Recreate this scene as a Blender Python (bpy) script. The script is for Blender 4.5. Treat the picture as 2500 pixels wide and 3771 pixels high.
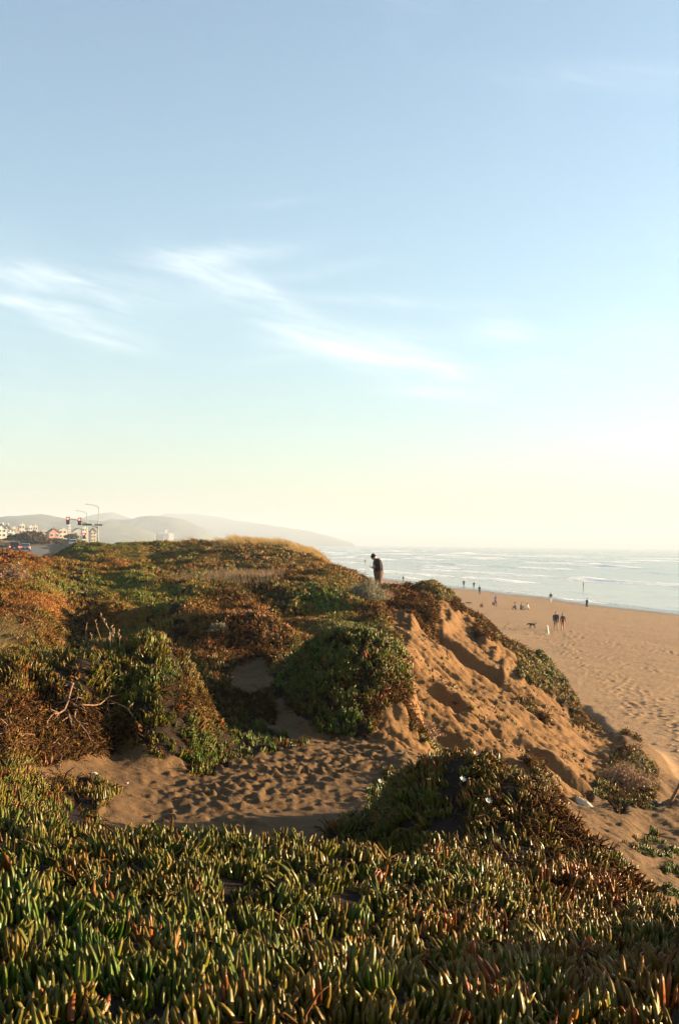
import bpy, bmesh, math, random
import numpy as np
from mathutils import Vector, Matrix, Euler

# ------------------------------------------------------------------ camera, world, sun, exposure
scene = bpy.context.scene
for o in list(bpy.data.objects):
    bpy.data.objects.remove(o)
C = scene.collection
R = math.radians
ZC = 10.2                       # camera height over the sea
FPX = 4190.0                    # focal length in photograph pixels (2500 x 3771)
PITCH = math.atan((2004 - 1885.5) / FPX)
ROLL = R(0.66)
F_ = Vector((0, math.cos(PITCH), math.sin(PITCH)))
U0 = Vector((0, -math.sin(PITCH), math.cos(PITCH)))
R0 = Vector((1, 0, 0))
R_ = R0 * math.cos(ROLL) + U0 * math.sin(ROLL)
U_ = -R0 * math.sin(ROLL) + U0 * math.cos(ROLL)

cam = bpy.data.cameras.new('camera')
cam.sensor_fit = 'VERTICAL'
cam.sensor_height = 36.0
cam.lens = 36.0 * FPX / 3771.0
cam.clip_start = 0.05
cam.clip_end = 60000
camo = bpy.data.objects.new('camera', cam)
C.objects.link(camo)
mw = Matrix.Identity(4)
for i in range(3):
    mw[i][0] = R_[i]; mw[i][1] = U_[i]; mw[i][2] = -F_[i]
mw[2][3] = ZC
camo.matrix_world = mw
scene.camera = camo

SUN_AZ = R(75)                  # clockwise from the view direction
SUN_EL = R(9.2)
S = Vector((math.sin(SUN_AZ) * math.cos(SUN_EL), math.cos(SUN_AZ) * math.cos(SUN_EL), math.sin(SUN_EL)))
sun = bpy.data.lights.new('sun', 'SUN')
sun.energy = 5.0
sun.angle = R(0.53)
sun.color = (1.0, 0.73, 0.43)
suno = bpy.data.objects.new('sun', sun)
suno.rotation_euler = S.to_track_quat('Z', 'Y').to_euler()
suno.location = (80, 25, 60)
C.objects.link(suno)

world = bpy.data.worlds.new('World')
scene.world = world
world.use_nodes = True
wn = world.node_tree
wn.nodes.clear()


def N(tree, typ, **kw):
    n = tree.nodes.new(typ)
    for k, v in kw.items():
        if k.startswith('i_'):
            n.inputs[int(k[2:])].default_value = v
        else:
            setattr(n, k, v)
    return n


def L(tree, a, ao, b, bi):
    tree.links.new(a.outputs[ao], b.inputs[bi])


def fmath(t, op, a, b=None, c=None):
    m = t.nodes.new('ShaderNodeMath')
    m.operation = op
    for i, q in enumerate((a, b, c)):
        if q is None:
            continue
        if isinstance(q, (int, float)):
            m.inputs[i].default_value = q
        else:
            t.links.new(q, m.inputs[i])
    return m.outputs[0]


def mixcol(t, fac, a, b, mode='MIX'):
    m = t.nodes.new('ShaderNodeMix')
    m.data_type = 'RGBA'
    m.blend_type = mode
    for idx, q in ((0, fac), (6, a), (7, b)):
        if isinstance(q, (int, float)):
            m.inputs[idx].default_value = q
        elif isinstance(q, tuple):
            m.inputs[idx].default_value = (q + (1,)) if len(q) == 3 else q
        else:
            t.links.new(q, m.inputs[idx])
    return m.outputs[2]


def ramp(t, val, stops):
    r = t.nodes.new('ShaderNodeValToRGB')
    e = r.color_ramp.elements
    while len(e) < len(stops):
        e.new(0.5)
    for el, (p, c) in zip(e, stops):
        el.position = p
        el.color = c if len(c) == 4 else tuple(c) + (1,)
    t.links.new(val, r.inputs[0])
    return r.outputs[0]


sky = N(wn, 'ShaderNodeTexSky', sky_type='NISHITA', sun_disc=False)
sky.sun_elevation = SUN_EL
sky.sun_rotation = SUN_AZ
sky.altitude = 10
sky.air_density = 1.0
sky.dust_density = 1.4
sky.ozone_density = 3.0
# high thin cirrus, laid out by azimuth and elevation of the sky itself
tc = N(wn, 'ShaderNodeTexCoord')
sep = N(wn, 'ShaderNodeSeparateXYZ')
L(wn, tc, 'Generated', sep, 0)
X, Y, Z = sep.outputs
az = fmath(wn, 'ARCTAN2', X, Y)
el = fmath(wn, 'ARCSINE', Z)
comb = N(wn, 'ShaderNodeCombineXYZ')
wn.links.new(fmath(wn, 'ADD', fmath(wn, 'MULTIPLY', az, 9.0), fmath(wn, 'MULTIPLY', el, 12.0)), comb.inputs[0])
wn.links.new(fmath(wn, 'MULTIPLY', fmath(wn, 'ADD', el, fmath(wn, 'MULTIPLY', az, 0.16)), 46.0), comb.inputs[1])
nz = N(wn, 'ShaderNodeTexNoise')
nz.inputs['Scale'].default_value = 1.6
nz.inputs['Detail'].default_value = 9
nz.inputs['Roughness'].default_value = 0.58
nz.inputs['Distortion'].default_value = 0.9
L(wn, comb, 0, nz, 'Vector')
comb2 = N(wn, 'ShaderNodeCombineXYZ')
wn.links.new(az, comb2.inputs[0]); wn.links.new(el, comb2.inputs[1])
nw = N(wn, 'ShaderNodeTexNoise')
nw.inputs['Scale'].default_value = 14
nw.inputs['Detail'].default_value = 4
L(wn, comb2, 0, nw, 'Vector')
sepw = N(wn, 'ShaderNodeSeparateColor')
L(wn, nw, 'Color', sepw, 0)
azw = fmath(wn, 'ADD', az, fmath(wn, 'MULTIPLY', fmath(wn, 'SUBTRACT', sepw.outputs[0], 0.5), 0.024))
elw = fmath(wn, 'ADD', el, fmath(wn, 'MULTIPLY', fmath(wn, 'SUBTRACT', sepw.outputs[1], 0.5), 0.014))
CLOUDS = [  # u, v, half length, half thickness (photo px), tilt (deg, + = right end lower), strength
    (700, 965, 260, 42, -6, .75), (850, 1040, 240, 46, 20, .9), (1010, 1090, 150, 26, 30, .8), (900, 920, 240, 28, -6, .45),
    (1100, 1000, 260, 24, -8, .35), (1400, 1095, 420, 20, 3, .4),
    (1180, 1255, 200, 60, 14, .9), (1420, 1310, 330, 62, 9, .85), (1630, 1350, 190, 44, 24, .7), (1540, 1440, 140, 22, 3, .9), (1250, 1210, 380, 30, 4, .4),
    (1850, 1215, 120, 40, 12, .8), (120, 1070, 300, 34, 11, .75), (330, 1110, 260, 26, 20, .5), (190, 1190, 300, 30, 12, .9), (370, 1275, 200, 20, 11, .75), (60, 1150, 200, 20, 4, .6), (1000, 1325, 140, 14, -2, .4),
    (2250, 300, 420, 46, 5, .3), (1000, 740, 160, 14, -4, .25), (2000, 1360, 130, 30, 10, .35), (300, 1080, 380, 90, 8, .25), (2300, 1250, 300, 90, 0, .2), (700, 1100, 500, 60, 4, .25),
]
total = None
for (u, v, hl, ht, tilt, st) in CLOUDS:
    a0 = math.atan((u - 1250) / FPX)
    e0 = math.atan((2004 - v) / FPX)
    dx = fmath(wn, 'SUBTRACT', azw, a0)
    dy = fmath(wn, 'SUBTRACT', elw, e0)
    ct, sn = math.cos(R(tilt)), math.sin(R(tilt))
    p = fmath(wn, 'ADD', fmath(wn, 'MULTIPLY', dx, ct * FPX / hl), fmath(wn, 'MULTIPLY', dy, -sn * FPX / hl))
    q = fmath(wn, 'ADD', fmath(wn, 'MULTIPLY', dx, sn * FPX / ht), fmath(wn, 'MULTIPLY', dy, ct * FPX / ht))
    r2 = fmath(wn, 'ADD', fmath(wn, 'MULTIPLY', p, p), fmath(wn, 'MULTIPLY', q, q))
    g = fmath(wn, 'MULTIPLY', fmath(wn, 'EXPONENT', fmath(wn, 'MULTIPLY', r2, -1.0)), st)
    total = g if total is None else fmath(wn, 'ADD', total, g)
# the same faint cirrus goes on over the rest of the sky
nb = N(wn, 'ShaderNodeTexNoise')
nb.inputs['Scale'].default_value = 3.1
nb.inputs['Detail'].default_value = 3
L(wn, comb2, 0, nb, 'Vector')
bgc = N(wn, 'ShaderNodeMapRange', i_1=0.56, i_2=0.85, i_3=0.0, i_4=0.5)
L(wn, nb, 0, bgc, 0)
total = fmath(wn, 'ADD', total, bgc.outputs[0])
fib = N(wn, 'ShaderNodeMapRange', i_1=0.30, i_2=0.72, i_3=0.10, i_4=1.0)
L(wn, nz, 0, fib, 0)
cm = fmath(wn, 'MINIMUM', fmath(wn, 'MULTIPLY', fmath(wn, 'MULTIPLY', total, fib.outputs[0]), 0.38), 0.55)
CLOUD_COL = (4.6, 4.75, 4.6)
skyt = mixcol(wn, 1.0, sky.outputs[0], (1.03, 1.07, .95), 'MULTIPLY')
hsv = N(wn, 'ShaderNodeHueSaturation')
hsv.inputs['Saturation'].default_value = .82
wn.links.new(skyt, hsv.inputs['Color'])
skyt = hsv.outputs[0]
skyc = mixcol(wn, cm, skyt, CLOUD_COL)
bg = N(wn, 'ShaderNodeBackground')
bg.inputs['Strength'].default_value = 0.063
wn.links.new(skyc, bg.inputs['Color'])
wo = N(wn, 'ShaderNodeOutputWorld')
L(wn, bg, 0, wo, 0)

vs = scene.view_settings
vs.view_transform = 'Standard'
vs.look = 'None'
vs.exposure = 2.5
vs.gamma = 1.0
vs.use_curve_mapping = False
scene.render.engine = 'CYCLES'
scene.cycles.max_bounces = 5
scene.cycles.volume_bounces = 0
scene.cycles.transparent_max_bounces = 8
scene.render.resolution_x = 678
scene.render.resolution_y = 1024

# ------------------------------------------------------------------ small helpers
rng = np.random.default_rng(7)
random.seed(7)


def at(u, v, d):
    """photograph pixel + forward distance in metres -> world point"""
    D = F_ + R_ * ((u - 1250) / FPX) + U_ * ((1885.5 - v) / FPX)
    return Vector((0, 0, ZC)) + D * (d / D.y)


def project(x, y, z):
    dx, dy, dz = x, y, z - ZC
    f = dx * F_.x + dy * F_.y + dz * F_.z
    r = dx * R_.x + dy * R_.y + dz * R_.z
    w = dx * U_.x + dy * U_.y + dz * U_.z
    return 1250 + FPX * r / f, 1885.5 - FPX * w / f


def hash2(ix, iy, seed):
    h = (ix.astype(np.int64) * 374761393 + iy.astype(np.int64) * 668265263 + seed * 974634721) & 0xFFFFFFFF
    h = ((h ^ (h >> 13)) * 1274126177) & 0xFFFFFFFF
    return ((h ^ (h >> 16)) & 0xFFFFFF) / float(0xFFFFFF)


def vnoise(x, y, seed=0):
    xi = np.floor(x); yi = np.floor(y)
    fx = x - xi; fy = y - yi
    fx = fx * fx * fx * (fx * (fx * 6 - 15) + 10)
    fy = fy * fy * fy * (fy * (fy * 6 - 15) + 10)
    a = hash2(xi, yi, seed); b = hash2(xi + 1, yi, seed)
    c = hash2(xi, yi + 1, seed); d = hash2(xi + 1, yi + 1, seed)
    return (a + (b - a) * fx + (c - a) * fy + (a - b - c + d) * fx * fy) * 2 - 1


def fbm(x, y, octv=4, seed=0, gain=0.5):
    s = 0; amp = 1
    for k in range(octv):
        s = s + amp * vnoise(x * 2 ** k + 17.3 * k, y * 2 ** k - 9.1 * k, seed + k)
        amp *= gain
    return s


def smooth(a, b, x):
    t = np.clip((x - a) / (b - a), 0, 1)
    return t * t * (3 - 2 * t)


def inpoly(poly, x, y):
    inside = np.zeros(np.shape(x), bool)
    n = len(poly)
    for i in range(n):
        x1, y1 = poly[i]; x2, y2 = poly[(i + 1) % n]
        if y1 == y2:
            continue
        c = ((y1 > y) != (y2 > y)) & (x < (x2 - x1) * (y - y1) / (y2 - y1) + x1)
        inside ^= c
    return inside


def tag(o, label=None, cat=None, group=None, kind=None):
    if label: o['label'] = label
    if cat: o['category'] = cat
    if group: o['group'] = group
    if kind: o['kind'] = kind
    return o


def link(o, parent=None):
    C.objects.link(o)
    if parent is not None:
        o.parent = parent
    return o


def empty(name, loc, rz=0.0, label=None, cat=None, group=None):
    o = bpy.data.objects.new(name, None)
    o.empty_display_size = 0.2
    o.location = loc
    o.rotation_euler = (0, 0, rz)
    link(o)
    return tag(o, label, cat, group)


def mesh_np(name, verts, faces, mats=(), attrs=None, smooth_=True):
    """faces: (M,4) or (M,3) integer array"""
    me = bpy.data.meshes.new(name)
    nv, nf, k = len(verts), len(faces), faces.shape[1]
    me.vertices.add(nv)
    me.vertices.foreach_set('co', np.asarray(verts, np.float32).ravel())
    me.loops.add(nf * k)
    me.loops.foreach_set('vertex_index', np.asarray(faces, np.int32).ravel())
    me.polygons.add(nf)
    me.polygons.foreach_set('loop_start', np.arange(0, nf * k, k, dtype=np.int32))
    me.polygons.foreach_set('use_smooth', np.full(nf, smooth_, bool))
    for m in mats:
        me.materials.append(m)
    for key, arr in (attrs or {}).items():
        at_ = me.attributes.new(key, 'FLOAT', 'POINT')
        at_.data.foreach_set('value', np.asarray(arr, np.float32).ravel())
    me.update(calc_edges=True)
    me.validate()
    return me


def grid_faces(nr, nc):
    i = np.arange(nr - 1)[:, None] * nc + np.arange(nc - 1)[None, :]
    return np.stack([i, i + 1, i + nc + 1, i + nc], -1).reshape(-1, 4)


def mat(name, base=(.5, .5, .5), rough=0.7, metal=0.0, var=0.0, nscale=20.0, bump=0.0, emit=None, estr=0.0, spec=0.5):
    m = bpy.data.materials.new(name)
    m.use_nodes = True
    t = m.node_tree
    b = t.nodes['Principled BSDF']
    b.inputs['Roughness'].default_value = rough
    b.inputs['Metallic'].default_value = metal
    b.inputs['Specular IOR Level'].default_value = spec
    co = N(t, 'ShaderNodeTexCoord')
    nn = N(t, 'ShaderNodeTexNoise')
    nn.inputs['Scale'].default_value = nscale
    nn.inputs['Detail'].default_value = 4
    L(t, co, 'Object', nn, 'Vector')
    if var > 0:
        lo = tuple(max(0, c * (1 - var)) for c in base); hi = tuple(min(1, c * (1 + var)) for c in base)
        t.links.new(ramp(t, nn.outputs[0], [(0.3, lo), (0.7, hi)]), b.inputs['Base Color'])
    else:
        b.inputs['Base Color'].default_value = tuple(base) + (1,)
    if bump > 0:
        bp = N(t, 'ShaderNodeBump')
        bp.inputs['Strength'].default_value = 0.6
        bp.inputs['Distance'].default_value = bump
        L(t, nn, 0, bp, 'Height'); L(t, bp, 0, b, 'Normal')
    if emit:
        b.inputs['Emission Color'].default_value = tuple(emit) + (1,)
        b.inputs['Emission Strength'].default_value = estr
    return m


# ------------------------------------------------------------------ terrain heights
# profiles: for a column u of the photograph, going away from the camera: (distance, v) of ground seen there,
# or (distance, 'z', height relative to the camera) for ground hidden behind a crest or out of view
COLS = {
    -1400: [(1.5, 'z', -1.45), (3.4, 'z', -1.45), (6, 'z', -1.5), (9, 'z', -1.7), (12, 'z', -1.3), (18, 'z', -1.5), (30, 'z', -1.0), (45, 'z', -.7), (60, 'z', -1.2), (90, 'z', -1.6)],
    -500: [(1.5, 'z', -1.45), (3.4, 'z', -1.44), (5, 'z', -1.5), (6.5, 'z', -1.5), (7.5, 'z', -1.45), (9.5, 'z', -1.7), (11, 'z', -1.6), (12.5, 'z', -1.2), (15, 'z', -1.6), (20, 'z', -1.5), (30, 'z', -1.0), (45, 'z', -.6), (58, 'z', -1.2), (90, 'z', -1.8)],
    0: [(1.5, 'z', -1.45), (3.4, 3771), (5, 3250), (6.2, 3050), (7.3, 2885), (8.2, 'z', -1.72), (9.5, 2800), (10.5, 2700), (11.5, 2560), (12.3, 2440), (12.8, 2420), (15, 'z', -1.75), (18, 2340), (22, 2275), (26, 2200), (30, 2150), (38, 2074), (45, 2050), (55, 'z', -1.2), (90, 'z', -2.0)],
    140: [(3.4, 3771), (5, 3280), (6.0, 3075), (7.0, 2990), (8.0, 'z', -1.98), (9.3, 2900), (10.5, 2780), (11.4, 2640), (12.2, 2490), (12.9, 2425), (15, 'z', -1.8), (18.5, 2350), (22, 2290), (25, 2240), (30, 2160), (37, 2090), (44, 2056), (52, 'z', -1.3), (90, 'z', -2.0)],
    300: [(1.5, 'z', -1.45), (3.4, 3771), (5, 3310), (6.1, 3090), (7.3, 'z', -2.1), (8.5, 3040), (9.5, 2960), (10.3, 2870), (11.15, 2790), (11.6, 2690), (11.95, 2570), (12.5, 2450), (13.2, 2385), (15, 'z', -2.1), (24, 'z', -2.2), (27, 2325), (29, 2275), (30.8, 2225), (33, 2198), (36, 2140), (40, 2092), (43, 2075), (50, 'z', -1.5), (64, 2056), (68, 2024), (72, 2010), (85, 'z', -1.5)],
    430: [(6.1, 3098), (7.3, 'z', -2.15), (9, 3020), (10.5, 2890), (11.5, 2815), (12.0, 2770), (12.2, 2700), (12.25, 2620), (12.35, 2560), (12.75, 2450), (13.25, 2370), (15.4, 'z', -2.1), (24, 'z', -2.2), (25.5, 2335), (26.8, 2285), (28, 2250), (29.6, 'z', -1.85), (32, 2210), (36, 2150), (41, 2095), (44, 'z', -1.2), (62, 2060), (68, 2028), (74, 2010), (88, 'z', -1.4)],
    560: [(1.5, 'z', -1.48), (3.4, 3771), (5, 3350), (6.15, 3105), (7.4, 'z', -2.18), (9, 3050), (10, 2960), (10.8, 2895), (11.5, 2830), (11.95, 2720), (12.2, 2610), (12.65, 2480), (13.1, 2397), (13.6, 2350), (15.4, 'z', -2.2), (23.4, 'z', -2.1), (24.5, 2335), (25.4, 2285), (26.5, 2246), (29, 'z', -1.9), (31.5, 2222), (34, 2180), (37, 2140), (39.5, 2112), (45, 'z', -1.7), (60, 2085), (67, 2045), (72, 2016), (76, 2006), (90, 'z', -1.3)],
    690: [(6.15, 3110), (7.4, 'z', -2.2), (9, 3055), (10.5, 2930), (11.6, 2860), (12.1, 2780), (12.45, 2660), (12.75, 2550), (13.2, 2470), (13.8, 2425), (15.4, 'z', -2.35), (22, 2420), (23.4, 2340), (24.2, 2280), (25.1, 2242), (28, 'z', -2.0), (32, 2215), (38, 2140), (46, 'z', -1.45), (55, 2084), (65, 2042), (73, 2010), (77, 2002), (90, 'z', -1.2)],
    800: [(1.5, 'z', -1.5), (3.4, 3771), (5, 3370), (6.15, 3115), (7.4, 'z', -2.22), (9, 3060), (10.5, 2930), (12, 2835), (12.7, 2780), (13.1, 2700), (13.4, 2630), (14.4, 'z', -2.38), (18, 2530), (20, 2465), (21.8, 2415), (22.6, 2345), (23.3, 2285), (24.1, 2246), (27.5, 'z', -2.1), (32, 2228), (35, 2185), (38, 2162), (42, 2137), (50, 2106), (60, 2064), (68, 2028), (74, 2004), (90, 'z', -1.0)],
    930: [(6.15, 3125), (7.4, 'z', -2.25), (9, 3065), (10.5, 2930), (12, 2835), (13, 2775), (13.5, 2730), (14.3, 2690), (16, 2640), (18, 2560), (20, 2485), (21.6, 2430), (22.4, 2365), (23.0, 2300), (23.8, 2256), (28, 'z', -2.15), (33, 2215), (36, 2180), (42, 2140), (50, 2104), (60, 2050), (66, 2024), (72, 2006), (88, 'z', -1.0)],
    1050: [(1.5, 'z', -1.5), (3.4, 3771), (5, 3410), (6.15, 3140), (7.4, 'z', -2.27), (9, 3075), (10.5, 2940), (12, 2840), (13.3, 2768), (14.5, 2705), (15.8, 2640), (16.5, 2585), (17.1, 2500), (17.9, 2440), (20, 'z', -2.2), (21.8, 2415), (22.6, 2365), (23.2, 2318), (24.0, 2300), (27, 'z', -2.3), (32, 2300), (33.2, 2255), (34.2, 2205), (35, 2172), (36, 2156), (40, 2138), (50, 2104), (58, 2064), (64, 2038), (68, 2026), (85, 'z', -1.6)],
    1180: [(6.15, 3155), (7.4, 'z', -2.28), (9, 3080), (10.5, 2950), (12, 2845), (13.5, 2765), (14.4, 2715), (14.9, 2620), (15.4, 2500), (16.2, 2395), (17.2, 2340), (20, 'z', -2.2), (31, 'z', -2.2), (32.8, 2280), (33.8, 2230), (34.8, 2180), (36, 2153), (42, 2133), (50, 2108), (56, 2070), (60, 2060), (64, 2054), (80, 'z', -2.5)],
    1300: [(1.5, 'z', -1.55), (3.4, 3771), (5, 3460), (6.2, 3185), (7.4, 'z', -2.3), (8.8, 3080), (10.5, 2955), (12, 2845), (13.5, 2770), (14.4, 2732), (14.75, 2660), (15.1, 2565), (15.5, 2460), (16.1, 2375), (17, 2318), (20, 'z', -2.25), (31, 'z', -2.2), (32.8, 2270), (34, 2225), (35.5, 2190), (38, 2172), (42, 2158), (47, 2138), (50, 2124), (52, 2108), (60, 'z', -2.6), (75, 'z', -5)],
    1400: [(6.25, 3205), (7.6, 'z', -2.3), (9.5, 3010), (10.8, 2930), (12.4, 2830), (13.6, 2770), (14.4, 2735), (14.8, 2670), (15.2, 2560), (15.6, 2450), (16.3, 2365), (17.2, 2325), (20.5, 'z', -2.35), (29, 'z', -2.2), (33, 2245), (38, 2212), (43, 2200), (47, 2188), (51, 2160), (58, 'z', -2.8), (72, 'z', -5.5)],
    1500: [(1.5, 'z', -1.58), (3.4, 3771), (5, 3490), (6.3, 3225), (7.3, 'z', -2.25), (8.3, 3090), (8.7, 2960), (9.1, 2890), (9.5, 2850), (10.6, 'z', -2.45), (12.5, 2800), (13.8, 2770), (14.4, 2750), (14.8, 2700), (15.2, 2620), (15.8, 2470), (16.6, 2420), (19, 'z', -2.6), (24, 2380), (28, 2318), (33, 2268), (38, 2228), (42, 2200), (46, 2178), (49.5, 2160), (58, 'z', -3.3), (75, 'z', -6.5)],
    1600: [(3.4, 3771), (5, 3500), (6.3, 3240), (7.4, 3140), (8.1, 3030), (8.7, 2900), (9.3, 2810), (10.6, 'z', -2.5), (13.2, 'z', -2.62), (15, 2790), (17, 2710), (20, 2610), (23, 2525), (26, 2455), (29, 2385), (33, 2315), (37, 2264), (41, 2214), (44, 2178), (46.5, 2160), (52, 'z', -2.6), (62, 'z', -5.3)],
    1750: [(1.5, 'z', -1.6), (3.4, 3771), (5, 3520), (6.3, 3270), (7.4, 3140), (8.1, 3000), (8.7, 2880), (9.1, 2818), (10.5, 'z', -2.7), (14, 'z', -3.2), (17, 2800), (20, 2705), (24, 2605), (28, 2525), (32, 2445), (36, 2375), (40, 2305), (42, 2275), (48, 'z', -4.1), (58, 'z', -7)],
    1880: [(6.4, 3300), (7.4, 3140), (8.1, 2990), (8.6, 2890), (8.9, 2862), (10.5, 'z', -2.95), (14, 'z', -3.5), (17.5, 2860), (20, 2775), (24, 2670), (28, 2585), (32, 2515), (36, 2450), (40, 2395), (43, 2385), (50, 'z', -5.4), (60, 'z', -8)],
    2000: [(1.5, 'z', -1.62), (3.4, 3771), (5, 3540), (6.4, 3320), (7.2, 3180), (7.9, 3060), (8.5, 2950), (10, 'z', -3.0), (13, 'z', -3.75), (16, 2970), (20, 2860), (25, 2725), (30, 2625), (35, 2545), (40, 2480), (45, 2432), (52, 'z', -6.4), (60, 'z', -9)],
    2120: [(6.5, 3345), (7.2, 3210), (7.8, 3110), (8.2, 3060), (9.8, 'z', -3.1), (12, 'z', -3.9), (16, 3040), (19.5, 2960), (23, 2880), (28, 2755), (33, 2660), (38, 2600), (42, 2560), (50, 'z', -7.2), (60, 'z', -9.5)],
    2200: [(3.4, 3771), (5, 3560), (6.5, 3350), (7.2, 3230), (7.8, 3125), (9.5, 'z', -3.2), (12, 'z', -4.0), (16, 3090), (19, 2990), (21.5, 2965), (24, 2915), (28, 2815), (32, 2745), (36, 2675), (44, 'z', -7.6), (52, 'z', -9.2)],
    2320: [(6.6, 3365), (7.3, 3260), (7.6, 3220), (9.2, 'z', -3.4), (12, 'z', -4.0), (15, 3180), (18, 3060), (20.5, 2985), (22, 2960), (23.5, 'z', -5.35), (26, 2905), (29, 2800), (33, 2735), (36.5, 2712), (44, 'z', -8), (55, 'z', -9.5)],
    2400: [(1.5, 'z', -1.65), (3.4, 3771), (5, 3570), (6.6, 3370), (7.3, 3310), (9, 'z', -3.6), (12, 3360), (14, 3260), (16, 3185), (19, 3080), (21.2, 2985), (22.3, 2955), (24, 'z', -5.7), (27, 2885), (30, 2810), (34, 2762), (37, 2752), (46, 'z', -8.5), (55, 'z', -9.5)],
    2500: [(3.4, 3771), (5, 3590), (6.7, 3380), (7.8, 'z', -3.0), (10, 'z', -4.0), (12.5, 3400), (14.5, 3280), (17, 3170), (20, 3050), (22, 2955), (23, 2925), (25, 'z', -6.1), (28, 2890), (32, 'z', -6.6), (40, 'z', -7.6), (50, 'z', -9)],
    2900: [(1.5, 'z', -1.6), (3.0, 'z', -1.48), (4.4, 'z', -1.46), (5.7, 'z', -1.75), (6.6, 'z', -2.5), (9, 'z', -4.2), (12, 'z', -4.8), (16, 'z', -5.2), (20, 'z', -5.4), (24, 'z', -5.6), (28, 'z', -6.8), (34, 'z', -7.6), (44, 'z', -9)],  # unseen bank right of the frame, raised to shade the foreground
    3600: [(1.5, 'z', -1.5), (2.6, 'z', -1.28), (3.9, 'z', -1.2), (5.3, 'z', -1.4), (6.6, 'z', -3.4), (9, 'z', -5.6), (14, 'z', -6.6), (20, 'z', -7.2), (30, 'z', -8.5), (45, 'z', -9.5)],  # higher part of the same added bank, its height set by the shade it throws
}


def pchip(xk, yk, xq):
    xk = np.asarray(xk, float); yk = np.asarray(yk, float)
    h = np.diff(xk); dl = np.diff(yk, axis=0) / (h if yk.ndim == 1 else h[:, None])
    m = np.zeros_like(yk)
    hs = h if yk.ndim == 1 else h[:, None]
    w1 = 2 * hs[1:] + hs[:-1]; w2 = hs[1:] + 2 * hs[:-1]
    with np.errstate(divide='ignore', invalid='ignore'):
        hm_ = (w1 + w2) / (w1 / dl[:-1] + w2 / dl[1:])
    m[1:-1] = np.where(dl[:-1] * dl[1:] > 0, hm_, 0)
    m[0] = dl[0]; m[-1] = dl[-1]
    k = np.clip(np.searchsorted(xk, xq) - 1, 0, len(xk) - 2)
    t_ = (xq - xk[k]) / h[k]
    t_ = np.clip(t_, 0, 1)
    hk = h[k]
    if yk.ndim > 1:
        t_ = t_[:, None]; hk = hk[:, None]
    return ((1 + 2 * t_) * (1 - t_) ** 2 * yk[k] + t_ * (1 - t_) ** 2 * hk * m[k] + t_ * t_ * (3 - 2 * t_) * yk[k + 1] + t_ * t_ * (t_ - 1) * hk * m[k + 1])


LQ = np.linspace(math.log(1.2), math.log(110), 900)
ukeys = sorted(COLS)
prof_z, span = {}, {}
for u in ukeys:
    ld, zz = [], []
    for p in COLS[u]:
        ld.append(math.log(p[0]))
        zz.append(p[2] if len(p) == 3 else at(u, p[1], p[0]).z - ZC)
    prof_z[u] = pchip(ld, zz, LQ)
    span[u] = (ld[0], ld[-1])
full_lo = [u for u in ukeys if COLS[u][0][0] <= 3.5]
full_hi = [u for u in ukeys if COLS[u][-1][0] >= 44 or u >= 2900]
for u in ukeys:
    for end, full in ((0, full_lo), (1, full_hi)):
        if u in full:
            continue
        lo_ = max([k for k in full if k < u]); hi_ = min([k for k in full if k > u])
        w = (u - lo_) / (hi_ - lo_)
        ref = prof_z[lo_] * (1 - w) + prof_z[hi_] * w
        e = span[u][end]
        bad = (LQ < e) if end == 0 else (LQ > e)
        j = np.argmin(np.abs(LQ - e))
        fade = np.exp(-np.abs(LQ - e) / .15)
        prof_z[u] = np.where(bad, ref + (prof_z[u][j] - ref[j]) * fade, prof_z[u])
PZ = np.array([prof_z[u] for u in ukeys])
UQ = np.linspace(-1500, 3900, 2161)
SURF = pchip(np.array(ukeys, float), PZ, UQ)            # (u, log distance)


def blur1(a, n, ax):
    k = np.exp(-np.linspace(-2, 2, 2 * n + 1) ** 2); k /= k.sum()
    pad = [(0, 0), (0, 0)]; pad[ax] = (n, n)
    b = np.pad(a, pad, mode='edge')
    out = 0
    for i, kk in enumerate(k):
        sl_ = [slice(None), slice(None)]; sl_[ax] = slice(i, i + a.shape[ax])
        out = out + kk * b[tuple(sl_)]
    return out


SURF = blur1(blur1(SURF, 22, 0), 5, 1)


def rbf(x, y):
    uq = 1250 + FPX * x / y
    c = np.clip((uq - UQ[0]) / (UQ[1] - UQ[0]), 0, len(UQ) - 1.001)
    r = np.clip((np.log(y) - LQ[0]) / (LQ[1] - LQ[0]), 0, len(LQ) - 1.001)
    ci = c.astype(int); ri = r.astype(int); fc = c - ci; fr = r - ri
    return (SURF[ci, ri] * (1 - fc) * (1 - fr) + SURF[ci + 1, ri] * fc * (1 - fr) + SURF[ci, ri + 1] * (1 - fc) * fr + SURF[ci + 1, ri + 1] * fc * fr)


SX, SY = 53.0, 177.0            # a point of the waterline; it runs away along (-.235, .972)


def inland(x, y):
    return (x - SX) * -0.972 + (y - SY) * -0.235


def beach_z(x, y):
    s = inland(x, y)
    return -10.2 + 0.0435 * np.clip(s, -120, 400) + 0.16 * fbm(x * 0.03 + 5, y * 0.03, 3, 41) * smooth(5, 40, s)


def road_z(y):
    return np.clip(-2.05 + 0.0078 * (y - 209), -2.05, -0.4)


def road_off(x, y):            # sideways distance from the road's middle line
    return (x + 59.0) * 0.972 + (y - 209.0) * 0.235


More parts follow.
